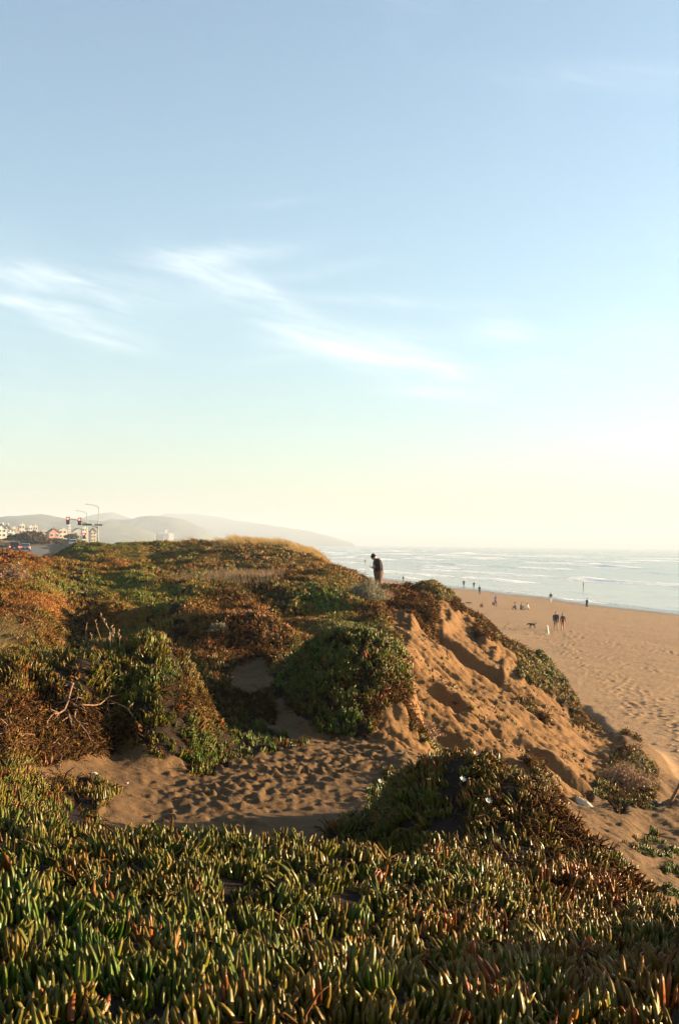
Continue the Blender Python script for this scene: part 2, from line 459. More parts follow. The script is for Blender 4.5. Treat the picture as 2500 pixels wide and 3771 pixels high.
def far_z(x, y):
    s = inland(x, y)
    pl = road_z(y) + 0.55 + 0.55 * fbm(x * 0.03, y * 0.03, 4, 5) * smooth(520, 300, y) + 0.9 * np.exp(-((s - 95) / 18.0) ** 2)
    ro = np.abs(road_off(x, y))
    pl = road_z(y) - 0.06 + (pl - road_z(y) + 0.06) * smooth(6.5, 13, ro)
    # the dune with the dark bush
    for (u, d, h, w) in ((112, 320, 1.2, 7.0), (215, 330, .4, 6), (270, 420, .5, 6)):
        bx = (u - 1250) / FPX * d
        pl = pl + h * np.exp(-(((x - bx) / w) ** 2 + ((y - d) / (w * 1.6)) ** 2))
    k = smooth(66, 92, s)
    bz = beach_z(x, y)
    return bz + (np.maximum(pl, bz) - bz) * k


def base_z(x, y):
    d = rbf(x, np.clip(y, 1.2, 100))
    w = smooth(78, 112, y)
    d = d * (1 - w) + far_z(x, y) * w
    b = beach_z(x, y)
    k = 0.35
    h = np.clip(0.5 + 0.5 * (d - b) / k, 0, 1)
    return b + (d - b) * h + k * h * (1 - h), d - b


uu = np.concatenate([np.linspace(-1500, -260, 36), np.linspace(-230, 2730, 600), np.linspace(2800, 3900, 50)])
yy = np.concatenate([np.geomspace(1.25, 2.7, 22), np.geomspace(2.75, 13, 330), np.geomspace(13.03, 55, 620), np.geomspace(55.3, 135, 170), np.geomspace(137, 3200, 110)])
GA = (uu - 1250) / FPX
YY, AA = np.meshgrid(yy, GA, indexing='ij')
XX = AA * YY
ZB, DB = base_z(XX, YY)
PU, PV = project(XX, YY, ZB + ZC)

# ---- what grows where: cover 1 = ice plant mat, 0 = bare sand; polygons in photograph pixels within a depth range
wob = 1.0 + 0.0 * PU
nU = PU + 14 * fbm(PU / 40, PV / 40, 3, 91)
nV = PV + 12 * fbm(PU / 40 + 50, PV / 40, 3, 92)
cover = np.ones_like(ZB)
clay = np.zeros_like(ZB)
BARE, GROW = 0, 1
MASKS = [
    (BARE, 7.15, 16.5, [(-300, 2900), (60, 2860), (140, 2820), (250, 2790), (350, 2770), (470, 2740), (540, 2740), (600, 2780), (700, 2800), (760, 2870), (860, 2800), (960, 2775), (1100, 2765), (1150, 2730), (1000, 2690), (900, 2610), (1000, 2560), (1150, 2690), (1300, 2722), (1500, 2740), (1720, 2790), (1480, 2820), (1380, 2900), (1330, 2980), (1260, 3060), (1500, 3300), (-300, 3300)]),
    (BARE, 14.6, 21.5, [(840, 2480), (930, 2430), (1000, 2430), (1000, 2500), (970, 2570), (1140, 2690), (1110, 2725), (920, 2640), (850, 2560)]),
    (GROW, 14.6, 20, [(860, 2540), (960, 2555), (1010, 2600), (1010, 2660), (900, 2630)]),  # withered cover added over the back sand, darkening it in place of shade
    (GROW, 6.5, 9.6, [(-300, 2800), (60, 2820), (150, 2900), (240, 2960), (330, 3010), (420, 3080), (100, 3150), (-300, 3150)]),
    (GROW, 7.0, 10.4, [(200, 2870), (300, 2880), (430, 2900), (420, 2940), (360, 2990), (200, 2950)]),
    (GROW, 11.5, 14.6, [(540, 2600), (700, 2640), (860, 2650), (960, 2690), (1140, 2745), (1080, 2770), (930, 2725), (860, 2735), (930, 2795), (880, 2800), (770, 2740), (800, 2870), (720, 2870), (640, 2770)]),
    (GROW, 7.0, 9.0, [(1200, 3010), (1340, 2940), (1300, 3100), (1200, 3090)]),
    (BARE, 14.2, 17.5, [(980, 2560), (1060, 2590), (1130, 2640), (1180, 2690), (1240, 2730), (1100, 2740)]),
    (BARE, 14.2, 16.2, [(1400, 2600), (1490, 2570), (1500, 2760), (1370, 2750)]),
    # bluff and everything below it
    (BARE, 10.0, 50, [(1440, 2185), (1500, 2180), (1600, 2215), (1660, 2225), (1720, 2230), (1790, 2330), (1850, 2385), (2000, 2420), (3000, 2500), (3000, 3600), (1500, 3000), (1440, 2760), (1390, 2740), (1400, 2690), (1470, 2640), (1500, 2560), (1500, 2400), (1450, 2350)]),
    (BARE, 8.8, 30, [(2080, 3000), (2200, 3070), (2420, 3330), (2700, 3420), (4000, 3500), (4000, 2600), (2300, 2700)]),
    (GROW, 34, 50, [(1450, 2185), (1560, 2200), (1620, 2240), (1590, 2290), (1540, 2270), (1470, 2240)]),
    (GROW, 15, 18.5, [(1500, 2560), (1530, 2580), (1545, 2680), (1510, 2680)]),
    (GROW, 38, 60, [(1560, 2130), (1650, 2140), (1740, 2210), (1830, 2370), (1800, 2370), (1720, 2270), (1650, 2235), (1600, 2215)]),
    (GROW, 30, 60, [(1885, 2395), (1960, 2400), (2045, 2450), (2120, 2550), (2200, 2660), (2160, 2665), (2060, 2570), (1980, 2510), (1900, 2460)]),
    (GROW, 20, 40, [(2270, 2770), (2330, 2760), (2390, 2830), (2420, 2920), (2400, 2985), (2260, 2975), (2200, 2930), (2230, 2850)]),
    (GROW, 14, 19, [(1530, 2660), (1590, 2660), (1700, 2745), (1690, 2775), (1560, 2755)]),
    (GROW, 16, 30, [(1910, 2800), (1960, 2790), (2030, 2880), (2060, 2960), (2010, 2950), (1950, 2880)]),
    (GROW, 30, 42, [(1900, 2540), (1960, 2560), (2010, 2640), (1990, 2670), (1930, 2610)]),
    (GROW, 34, 50, [(2290, 2705), (2350, 2715), (2345, 2730), (2290, 2718)]),
    (GROW, 12, 20, [(2325, 3080), (2400, 3085), (2440, 3110), (2360, 3115)]),
    (GROW, 12, 20, [(2300, 3110), (2360, 3130), (2440, 3160), (2400, 3170), (2320, 3140)]),
    (GROW, 12, 20, [(2440, 3190), (2520, 3210), (2520, 3240), (2430, 3210)]),
    (GROW, 12, 20, [(2430, 3270), (2520, 3295), (2520, 3320), (2440, 3300)]),
    (GROW, 12, 20, [(2440, 3140), (2480, 3150), (2470, 3170), (2430, 3160)]),
]
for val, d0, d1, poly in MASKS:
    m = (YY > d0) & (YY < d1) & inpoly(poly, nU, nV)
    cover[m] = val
# beach, far ground
cover[(DB < 0.15)] = 0
far_n = fbm(XX * 0.05, YY * 0.05, 3, 61)
cover = np.where((YY > 95) & (far_n < -0.15), 0, cover)
cover[(YY > 100) & (np.abs(road_off(XX, YY)) < 7)] = 0
cover[(YY > 78) & (inland(XX, YY) < 84)] = 0
# soften
def blur(a, n=1):
    for _ in range(n):
        b = a.copy()
        b[1:-1, 1:-1] = (a[1:-1, 1:-1] * 2 + a[:-2, 1:-1] + a[2:, 1:-1] + a[1:-1, :-2] + a[1:-1, 2:]) / 6
        a = b
    return a
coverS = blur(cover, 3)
clay_poly = [(1400, 2150), (1560, 2180), (1700, 2200), (1830, 2360), (2000, 2420), (2200, 2650), (2300, 2760), (2150, 2960), (1900, 2850), (1650, 2790), (1400, 2760), (1380, 2700), (1440, 2640), (1500, 2540), (1500, 2400), (1440, 2330)]
clay = inpoly(clay_poly, nU, nV) & (YY > 13.6) & (YY < 52)
clay = blur(clay.astype(float), 8)
onbeach = smooth(0.35, 0.0, DB)

# ---- relief
ZF = ZB.copy()
lump = fbm(XX * 0.9, YY * 0.9, 3, 11)
ZF += coverS * (1 - onbeach) * np.clip(YY / 14, 0.35, 1.6) * (0.085 * lump)
ZF += coverS * (1 - onbeach) * smooth(17, 24, YY) * (1 - smooth(80, 95, YY)) * .11 * np.abs(fbm(XX * .75 + 9, YY * .5, 3, 14))
ZF += (1 - onbeach) * smooth(24, 40, YY) * 0.13 * fbm(XX * 0.28, YY * 0.28, 3, 12) * coverS
ZF += .22 * fbm(XX * 1.9 + 2, YY * 1.7, 2, 15) * smooth(2600, 2950, PU) * (YY < 7)  # lumps on the unseen added bank, to dapple the shade it throws
ZF += coverS * (1 - onbeach) * smooth(8.5, 11, YY) * (1 - smooth(20, 26, YY)) * .055 * fbm(XX * 2.3 + 1, YY * 2.3, 3, 16, .6)
# rills down the bluff
q = XX * 0.42 + YY * 0.91
p_ = XX * 0.91 - YY * 0.42
wq = q + 0.35 * fbm(q * 0.6, p_ * 0.35, 2, 21)
rill = (0.16 * (1 - np.abs(vnoise(wq * 1.2, p_ * 0.22, 22))) + 0.12 * (1 - np.abs(vnoise(wq * 3.1, p_ * 0.42, 23))) + 0.07 * (1 - np.abs(vnoise(wq * 6.0, p_ * .9, 24))))
rough = fbm(XX * 3.2, YY * 3.2, 4, 25, 0.62)
upper = np.clip(1 - (DB - 0.5) / 6.0, 0, 1)
ZF += clay * (1.15 * (rill - 0.18) + 0.05 * rough)
vb = PV - np.interp(PU, [1440, 1560, 1650, 1720, 1790, 1850, 2000], [2215, 2240, 2255, 2265, 2350, 2405, 2450]) + 25 * fbm(PU / 60, PV / 60, 2, 28)
ZF -= clay * (YY > 20) * (YY < 52) * .34 * smooth(0, 45, vb) * (1 - smooth(150, 420, vb))
# bites out of the scarp top
bite = np.clip(fbm(q * 0.45 + 3, p_ * 0.30, 3, 27) - 0.10, 0, 1)
ZF -= clay * 0.8 * bite
# sand ripple and trampling in the hollow
bare = (1 - coverS) * (1 - clay) * (1 - onbeach)
ZF += bare * ((0.018 + .022 * smooth(14, 16, YY)) * fbm(XX * 2.1, YY * 2.1, 4, 31, 0.65))
ZF += onbeach * 0.018 * fbm(XX * 0.5, YY * 0.5, 4, 32, 0.65) * smooth(0, 12, inland(XX, YY))


def prints(px, py, rad, depth):
    """press a footprint into the ground grid"""
    a = px / py
    c0 = np.searchsorted(GA, a - 2.6 * rad / py); c1 = np.searchsorted(GA, a + 2.6 * rad / py)
    r0 = np.searchsorted(yy, py - 2.6 * rad); r1 = np.searchsorted(yy, py + 2.6 * rad)
    if c1 <= c0 or r1 <= r0:
        return
    xs = XX[r0:r1, c0:c1] - px; ys = YY[r0:r1, c0:c1] - py
    r2 = (xs * xs + ys * ys) / (rad * rad)
    ZF[r0:r1, c0:c1] += (-depth * np.exp(-r2 * 1.3) + depth * 0.55 * np.exp(-(np.sqrt(r2) - 1.35) ** 2 * 5)) * (1 - coverS[r0:r1, c0:c1])


path = [(700, 2960, 10.2), (900, 2900, 10.9), (1050, 2840, 11.9), (1200, 2810, 12.4), (1350, 2785, 13.2), (1500, 2775, 13.9)]
for i in range(1500):
    k = rng.integers(0, len(path) - 1)
    t = rng.random()
    d = path[k][2] * (1 - t) + path[k + 1][2] * t + rng.normal(0, 0.75)
    u = path[k][0] * (1 - t) + path[k + 1][0] * t + rng.normal(0, 110)
    prints((u - 1250) / FPX * d, d, rng.uniform(0.045, 0.085), rng.uniform(0.007, 0.018))
trails = [[(14, 42), (18, 52), (24, 70), (27, 100)], [(13, 52), (19, 60), (26, 80)], [(22, 60), (18, 90), (16, 120)], [(30, 78), (22, 95), (13, 118)], [(12.5, 47), (15, 62), (17, 85), (24, 116)],
          [(26, 90), (20, 108), (14, 130)], [(16, 44), (22, 62), (30, 84)], [(11, 34), (14, 48), (17, 70)]]
for tr in trails:
    for (x0, y0), (x1, y1) in zip(tr[:-1], tr[1:]):
        n = int(math.hypot(x1 - x0, y1 - y0) / 0.55)
        for i in range(n):
            t = i / n
            y = y0 + (y1 - y0) * t + rng.normal(0, 0.22)
            prints(x0 + (x1 - x0) * t + rng.normal(0, 0.22), y, rng.uniform(0.16, 0.24), rng.uniform(.03, .06))
for i in range(2600):
    y = rng.uniform(30, 125)
    prints(rng.uniform(0.18, 0.31) * y, y, rng.uniform(0.12, 0.24), rng.uniform(.006, .016))

ZG = ZF + ZC
GZ = ZG


def ground(x, y):
    """terrain height by bilinear lookup"""
    x = np.asarray(x, float); y = np.asarray(y, float)
    a = x / y
    c = np.clip(np.interp(a, GA, np.arange(len(GA))), 0, len(GA) - 1.001)
    r = np.clip(np.interp(y, yy, np.arange(len(yy))), 0, len(yy) - 1.001)
    ci = c.astype(int); ri = r.astype(int); fc = c - ci; fr = r - ri
    return (GZ[ri, ci] * (1 - fr) * (1 - fc) + GZ[ri, ci + 1] * (1 - fr) * fc + GZ[ri + 1, ci] * fr * (1 - fc) + GZ[ri + 1, ci + 1] * fr * fc)


def onray(u, v, d0=3.0, d1=140.0):
    """where the sight line through a photograph pixel meets the terrain"""
    d = np.geomspace(d0, d1, 1500)
    D = F_ + R_ * ((u - 1250) / FPX) + U_ * ((1885.5 - v) / FPX)
    x = D.x / D.y * d; z = ZC + D.z / D.y * d
    g = ground(x, d)
    k = np.argmax(g >= z)
    if not (g >= z).any():
        k = len(d) - 1
    return Vector((x[k], d[k], g[k]))


# running horizon per column, for pruning plants nobody could see
ANG = (ZG - ZC) / YY
RUN = np.maximum.accumulate(ANG, axis=0)
VIS = ANG - np.vstack([np.full((1, len(uu)), -9.0), RUN[:-1]])
# ------------------------------------------------------------------ ground material
def attr_node(t, name, typ='GEOMETRY'):
    a = N(t, 'ShaderNodeAttribute', attribute_name=name, attribute_type=typ)
    return a


def ground_material():
    m = bpy.data.materials.new('dune_ground')
    m.use_nodes = True
    t = m.node_tree
    b = t.nodes['Principled BSDF']
    geo = N(t, 'ShaderNodeNewGeometry')
    def noise(scale, detail=5, rough=.6):
        n = N(t, 'ShaderNodeTexNoise')
        n.inputs['Scale'].default_value = scale
        n.inputs['Detail'].default_value = detail
        n.inputs['Roughness'].default_value = rough
        L(t, geo, 'Position', n, 'Vector')
        return n.outputs[0]
    n_big, n_mid, n_fine = noise(0.35), noise(3.0), noise(26.0, 6, .7)
    sand = mixcol(t, n_mid, (0.0938, 0.0531, 0.0226), (0.1284, 0.0743, 0.0333))
    sand = mixcol(t, fmath(t, 'MULTIPLY', n_fine, .5), sand, (0.0543, 0.0324, 0.0151))
    beach = mixcol(t, n_big, (0.2542, 0.1547, 0.0786), (0.3135, 0.1961, 0.1035))
    beach = mixcol(t, fmath(t, 'MULTIPLY', noise(1.3, 6, .7), .55), beach, (0.1730, 0.1114, 0.0573))
    clayc = mixcol(t, n_mid, (0.1211, 0.0652, 0.0248), (0.1701, 0.0940, 0.0391))
    clayc = mixcol(t, fmath(t, 'MULTIPLY', n_big, .45), clayc, (0.1236, 0.0599, 0.0216))
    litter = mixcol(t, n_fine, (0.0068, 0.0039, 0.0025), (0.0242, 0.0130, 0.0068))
    farveg = mixcol(t, n_mid, (0.0339, 0.0300, 0.0107), (0.0727, 0.0460, 0.0170))
    cov, cl, be, wet, fa = (attr_node(t, k).outputs['Fac'] for k in ('cover', 'clay', 'beach', 'wet', 'far'))
    col = mixcol(t, cl, sand, clayc)
    col = mixcol(t, be, col, beach)
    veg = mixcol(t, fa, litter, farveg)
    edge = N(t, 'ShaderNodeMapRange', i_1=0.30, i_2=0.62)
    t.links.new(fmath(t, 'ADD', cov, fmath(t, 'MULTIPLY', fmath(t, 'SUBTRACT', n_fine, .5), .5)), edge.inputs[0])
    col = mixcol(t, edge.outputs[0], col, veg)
    col = mixcol(t, wet, col, (.105, .080, .058))
    t.links.new(col, b.inputs['Base Color'])
    rr = fmath(t, 'SUBTRACT', .95, fmath(t, 'MULTIPLY', wet, .72))
    t.links.new(rr, b.inputs['Roughness'])
    b.inputs['Specular IOR Level'].default_value = .12
    bp = N(t, 'ShaderNodeBump')
    bp.inputs['Strength'].default_value = .75
    bp.inputs['Distance'].default_value = .05
    hh = fmath(t, 'ADD', fmath(t, 'MULTIPLY', noise(9.0, 7, .7), 1.0), fmath(t, 'MULTIPLY', noise(1.6, 4), .9))
    t.links.new(fmath(t, 'MULTIPLY', hh, fmath(t, 'SUBTRACT', 1.0, wet)), bp.inputs['Height'])
    L(t, bp, 0, b, 'Normal')
    return m


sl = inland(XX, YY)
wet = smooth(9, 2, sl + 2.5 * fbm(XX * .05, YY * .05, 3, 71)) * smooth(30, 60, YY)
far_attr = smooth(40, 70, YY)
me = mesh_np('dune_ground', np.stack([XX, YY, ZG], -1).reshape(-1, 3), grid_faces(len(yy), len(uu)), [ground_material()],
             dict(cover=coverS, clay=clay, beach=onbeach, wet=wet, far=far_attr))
terrain = link(bpy.data.objects.new('dune_ground', me))
tag(terrain, 'brown sand dunes and eroded clay bluff running down to the beach', 'ground', kind='structure')
# the land sheet that carries the far hills
v = np.array([(-9000, 300, ZC - 6.5), (300, 300, ZC - 15.5), (300, 13000, ZC - 15.5), (-9000, 13000, ZC - 6.5)], float)
v[:, 2] = (ZC - 13.0, ZC - 14.5, ZC - 14.5, ZC - 13.0)
lo = link(bpy.data.objects.new('land', mesh_np('land', v, np.array([[0, 1, 2, 3]]), [mat('far_land', (.09, .085, .05), .95, var=.3, nscale=.01)])))
tag(lo, 'flat hazy land behind the dunes', 'ground', kind='structure')

# ------------------------------------------------------------------ sea
def sea_material():
    m = bpy.data.materials.new('sea_water')
    m.use_nodes = True
    t = m.node_tree
    b = t.nodes['Principled BSDF']
    geo = N(t, 'ShaderNodeNewGeometry')
    mp = N(t, 'ShaderNodeMapping')
    mp.inputs['Rotation'].default_value = (0, 0, R(-13.6))
    mp.inputs['Scale'].default_value = (1.0, .30, 1.0)
    L(t, geo, 'Position', mp, 'Vector')
    def noise(scale, detail=5, rough=.6):
        n = N(t, 'ShaderNodeTexNoise')
        n.inputs['Scale'].default_value = scale
        n.inputs['Detail'].default_value = detail
        n.inputs['Roughness'].default_value = rough
        L(t, mp, 0, n, 'Vector')
        return n.outputs[0]
    foam = attr_node(t, 'foam').outputs['Fac']
    f1 = N(t, 'ShaderNodeMapRange', i_1=.36, i_2=.60)
    t.links.new(fmath(t, 'ADD', foam, fmath(t, 'MULTIPLY', fmath(t, 'SUBTRACT', noise(.55, 6, .7), .5), 1.1)), f1.inputs[0])
    silt = attr_node(t, 'silt').outputs['Fac']
    wc = mixcol(t, silt, (.070, .085, .080), (.20, .175, .13))
    t.links.new(mixcol(t, f1.outputs[0], wc, (.74, .73, .70)), b.inputs['Base Color'])
    t.links.new(fmath(t, 'ADD', .16, fmath(t, 'MULTIPLY', f1.outputs[0], .6)), b.inputs['Roughness'])
    b.inputs['IOR'].default_value = 1.333
    bp = N(t, 'ShaderNodeBump')
    bp.inputs['Strength'].default_value = .55
    bp.inputs['Distance'].default_value = .5
    t.links.new(noise(.32, 7, .6), bp.inputs['Height'])
    L(t, bp, 0, b, 'Normal')
    return m


su = np.concatenate([np.linspace(-700, 700, 24), np.linspace(730, 2750, 300), np.linspace(2800, 4200, 30)])
sy = np.concatenate([np.geomspace(60, 140, 20), np.geomspace(141, 1600, 420), np.geomspace(1620, 13500, 110)])
sY, sA = np.meshgrid(sy, (su - 1250) / FPX, indexing='ij')
sX = sA * sY
off = -inland(sX, sY)
al = (sX - SX) * -0.235 + (sY - SY) * 0.972
sz = np.zeros_like(sX); foam = np.zeros_like(sX)
for k, (o0, amp, ph) in enumerate([(7, .10, 1), (16, .22, 2), (27, .32, 3), (40, .45, 4), (56, .55, 5), (76, .75, 6), (100, .85, 7), (128, 1.0, 8), (160, 1.1, 9), (200, 1.2, 10), (245, 1.15, 11), (300, 1.0, 12), (365, .9, 13), (440, .8, 14), (530, .8, 15), (640, .8, 16)]):
    c = o0 + (3 + o0 * .10) * fbm(al * .012 + ph * 7, al * 0 + ph, 3, 100 + k)
    strength = np.clip(vnoise(al * .016 + ph * 3.1, al * 0 + ph * 1.7, 130 + k) * 1.1 + .45, 0, 1.2)
    w = 1.2 + o0 * .018
    dd = (off - c)
    prof = np.where(dd > 0, np.exp(-(dd / (w * 2.2)) ** 2), np.exp(-(dd / w) ** 2))
    sz += .6 * amp * strength * prof
    brk = smooth(.35, .8, strength)
    foam = np.maximum(foam, brk * np.where(dd > 0, np.exp(-(dd / (w * 1.5)) ** 2), np.exp(-(dd / (w * 2.8)) ** 2)) * (1.0 if k < 14 else .6))
    foam = np.maximum(foam, .46 * brk * np.exp(-((dd + w * 2.5) / (w * 3.5)) ** 2))
sz += .10 * fbm(sX * .09, sY * .05, 3, 150)
sz = sz * smooth(-1, 5, off)
swash = fbm(al * .03, al * 0, 4, 160) * 2.2
foam = np.maximum(foam, np.exp(-((off - .4 - swash) / 1.3) ** 2) * 1.15)
foam = np.maximum(foam, .5 * smooth(16, 2, off) * (fbm(sX * .12, sY * .07, 3, 161) > .1))
silt = smooth(150, 4, off)
keep = off > -26
# thin tongue of wash running up the sand
sz = np.where(off < 3, sz + 0.0435 * np.clip(-off, -3, 30) * smooth(-5.5, -1.5, off + 2.0 * fbm(al * .02, al * 0 + 3, 3, 162)) + .035 * smooth(-6, 0, off), sz)
me = mesh_np('sea', np.stack([sX, sY, sz], -1).reshape(-1, 3), grid_faces(len(sy), len(su)), [sea_material()], dict(foam=foam, silt=silt))
bm = bmesh.new(); bm.from_mesh(me)
ko = keep.ravel()
bmesh.ops.delete(bm, geom=[vv for vv in bm.verts if not ko[vv.index]], context='VERTS')
bm.to_mesh(me); bm.free()
seao = link(bpy.data.objects.new('sea', me))
tag(seao, 'pale silvery sea with lines of white breakers', 'sea', kind='structure')

# ------------------------------------------------------------------ hills
def hill(name, d, pts, label, depth, seed, fo):
    us = np.linspace(pts[0][0], pts[-1][0], 260)
    vs_ = np.interp(us, [p[0] for p in pts], [p[1] for p in pts])
    crest = np.array([at(u, v, d) for u, v in zip(us, vs_)])
    ts = np.linspace(-1, 1, 41)
    base = ZC - 16.0
    V = []
    for t in ts:
        prof = 1 - abs(t) ** 1.6
        y = d + t * depth
        x = crest[:, 0]
        n = fbm(x * 0.004 * fo, np.full_like(x, y) * 0.004 * fo, 4, seed)
        tree = fbm(x * 0.03 * fo, np.full_like(x, y) * 0.03 * fo, 3, seed + 9)
        hgt = (crest[:, 2] - base) * prof
        z = base + hgt * (1 + .18 * n * (1 - prof)) + tree * d * .00055 * (prof > .02)
        V.append(np.stack([x + 0 * y, np.full_like(x, y), z], -1))
    V = np.array(V).reshape(-1, 3)
    m = mat(name + '_scrub', (.058, .058, .030), .95, var=.45, nscale=.02 * fo)
    o = link(bpy.data.objects.new(name, mesh_np(name, V, grid_faces(41, 260), [m])))
    tag(o, label, 'hill', kind='structure')
    return o


hill('hill', 2700, [(-900, 1935), (-500, 1915), (-200, 1908), (0, 1906), (60, 1899), (140, 1896), (190, 1899), (240, 1908), (300, 1912), (345, 1915), (400, 1921), (430, 1924), (500, 1940), (570, 1970), (640, 2003)], 'low grey-green wooded hill behind the houses', 420, 201, 1)
hill('hill', 3700, [(260, 1990), (330, 1945), (367, 1926), (413, 1912), (459, 1915), (499, 1912), (517, 1905), (562, 1900), (608, 1901), (654, 1906), (683, 1915), (712, 1929), (746, 1943), (775, 1958), (795, 1977), (822, 2003)], 'darker rounded hill ending in a steep seaward slope', 420, 202, .8)
hill('hill', 4800, [(200, 1960), (290, 1912), (330, 1901), (367, 1890), (413, 1888), (436, 1895), (460, 1903), (500, 1915), (560, 1945), (620, 2002)], 'faint flat-topped hill rising behind the street poles', 500, 203, .6)
hill('hill', 6200, [(380, 1990), (500, 1935), (560, 1918), (597, 1900), (631, 1892), (683, 1892), (740, 1895), (804, 1903), (861, 1915), (900, 1922), (1000, 1934), (1100, 1950), (1200, 1970), (1300, 2004)], 'farthest pale mountain ridge fading into the haze over the sea', 900, 204, .4)

# ------------------------------------------------------------------ haze
hm = bpy.data.materials.new('haze')
hm.use_nodes = True
t = hm.node_tree
t.nodes.clear()
pv = N(t, 'ShaderNodeVolumePrincipled')
pv.inputs['Color'].default_value = (.50, .59, .70, 1)
pv.inputs['Density'].default_value = 0.00026
pv.inputs['Anisotropy'].default_value = 0.05
mo = N(t, 'ShaderNodeOutputMaterial')
L(t, pv, 0, mo, 'Volume')
bx = [(-11000, -400), (11000, -400), (11000, 14500), (-11000, 14500)]
zb, zt = -9.0, 190.0
hv = np.array([(x, y, zb) for x, y in bx] + [(x, y, zt) for x, y in bx], float)
hf = np.array([[3, 2, 1, 0], [4, 5, 6, 7], [0, 1, 5, 4], [1, 2, 6, 5], [2, 3, 7, 6], [3, 0, 4, 7]])
hz = link(bpy.data.objects.new('haze', mesh_np('haze', hv, hf, [hm], smooth_=False)))
tag(hz, 'thin pale sea haze lying over the whole coast', 'haze', kind='stuff')

# ------------------------------------------------------------------ ice plant
def leaf_material(name, tint=None):
    """green to red fleshy leaves; 't' runs from leaf base to tip, tint 0 green .. 1 red, dead 0..1"""
    m = bpy.data.materials.new(name)
    m.use_nodes = True
    t = m.node_tree
    b = t.nodes['Principled BSDF']
    tt = attr_node(t, 't').outputs['Fac']
    lr = attr_node(t, 'leafr').outputs['Fac']
    if tint is None:
        ti = attr_node(t, 'tint', 'INSTANCER').outputs['Fac']
        de = attr_node(t, 'dead', 'INSTANCER').outputs['Fac']
        br = attr_node(t, 'val', 'INSTANCER').outputs['Fac']
    else:
        v1 = N(t, 'ShaderNodeValue'); v1.outputs[0].default_value = tint[0]; ti = v1.outputs[0]
        v2 = N(t, 'ShaderNodeValue'); v2.outputs[0].default_value = tint[1]; de = v2.outputs[0]
        v3 = N(t, 'ShaderNodeValue'); v3.outputs[0].default_value = tint[2]; br = v3.outputs[0]
    green = mixcol(t, lr, (0.0202, 0.0662, 0.0028), (0.0515, 0.0957, 0.0055))
    orange = mixcol(t, lr, (0.1564, 0.0516, 0.0047), (0.1486, 0.0821, 0.0078))
    redc = mixcol(t, lr, (0.1647, 0.0305, 0.0098), (0.1952, 0.0580, 0.0146))
    c = ramp(t, ti, [(0, (0, 0, 0)), (1, (1, 1, 1))])
    c1 = mixcol(t, fmath(t, 'MINIMUM', fmath(t, 'MULTIPLY', ti, 1.9), 1.0), green, orange)
    c1 = mixcol(t, fmath(t, 'MAXIMUM', fmath(t, 'SUBTRACT', fmath(t, 'MULTIPLY', ti, 2.0), 1.0), 0.0), c1, redc)
    tip = fmath(t, 'MULTIPLY', fmath(t, 'POWER', tt, 3.0), fmath(t, 'ADD', .18, fmath(t, 'MULTIPLY', lr, .4)))
    c2 = mixcol(t, tip, c1, (0.1952, 0.0732, 0.0183))
    deadc = mixcol(t, lr, (0.0274, 0.0134, 0.0067), (0.1037, 0.0519, 0.0232))
    c3 = mixcol(t, de, c2, deadc)
    hs = N(t, 'ShaderNodeHueSaturation')
    t.links.new(c3, hs.inputs['Color'])
    t.links.new(br, hs.inputs['Value'])
    t.links.new(hs.outputs[0], b.inputs['Base Color'])
    t.links.new(fmath(t, 'ADD', .36, fmath(t, 'MULTIPLY', de, .55)), b.inputs['Roughness'])
    t.links.new(fmath(t, 'MULTIPLY', fmath(t, 'SUBTRACT', 1.0, de), .17), b.inputs['Specular IOR Level'])
    tr = N(t, 'ShaderNodeBsdfTranslucent')
    t.links.new(mixcol(t, .5, hs.outputs[0], (.20, .18, .015)), tr.inputs['Color'])
    ms = N(t, 'ShaderNodeMixShader')
    ms.inputs[0].default_value = .12
    L(t, b, 0, ms, 1); L(t, tr, 0, ms, 2)
    L(t, ms, 0, t.nodes['Material Output'], 'Surface')
    return m


LEAF = leaf_material('ice_plant_leaf')


def leaf_geo(base, az_, lean, length, width, curve, rings, lr, curl=0.0):
    """three-edged tapering finger leaf; returns verts, tris, t, leafr"""
    V, T, Fc = [], [], []
    d0 = np.array([math.cos(az_), math.sin(az_), 0.0])
    side = np.array([-math.sin(az_), math.cos(az_), 0.0])
    p = np.array(base, float)
    prof = {2: [0, .55], 3: [0, .35, .75], 4: [0, .25, .55, .83]}[rings]
    last = 0
    for k, s in enumerate(prof + [1.0]):
        ang = lean - curve * s + curl * s * s          # angle away from vertical
        p = p + (d0 * math.sin(ang) + np.array([0, 0, 1]) * math.cos(ang)) * length * (s - last)
        last = s
        out = d0 * math.cos(ang) - np.array([0, 0, 1]) * math.sin(ang)
        if s == 1.0:
            V.append(p); T.append(1.0)
        else:
            w = width * (.80 + .55 * s - .95 * s * s)
            for (a, b_) in ((-.9, -.42), (.9, -.42), (0, .95)):
                V.append(p + side * a * w * .5 + out * b_ * w * .5); T.append(s)
    for k in range(rings - 1):
        for j in range(3):
            a = k * 3 + j; b_ = k * 3 + (j + 1) % 3
            Fc += [(a, b_, b_ + 3), (a, b_ + 3, a + 3)]
    tip = rings * 3
    for j in range(3):
        Fc.append(((rings - 1) * 3 + j, (rings - 1) * 3 + (j + 1) % 3, tip))
    return V, Fc, T, [lr] * len(V)


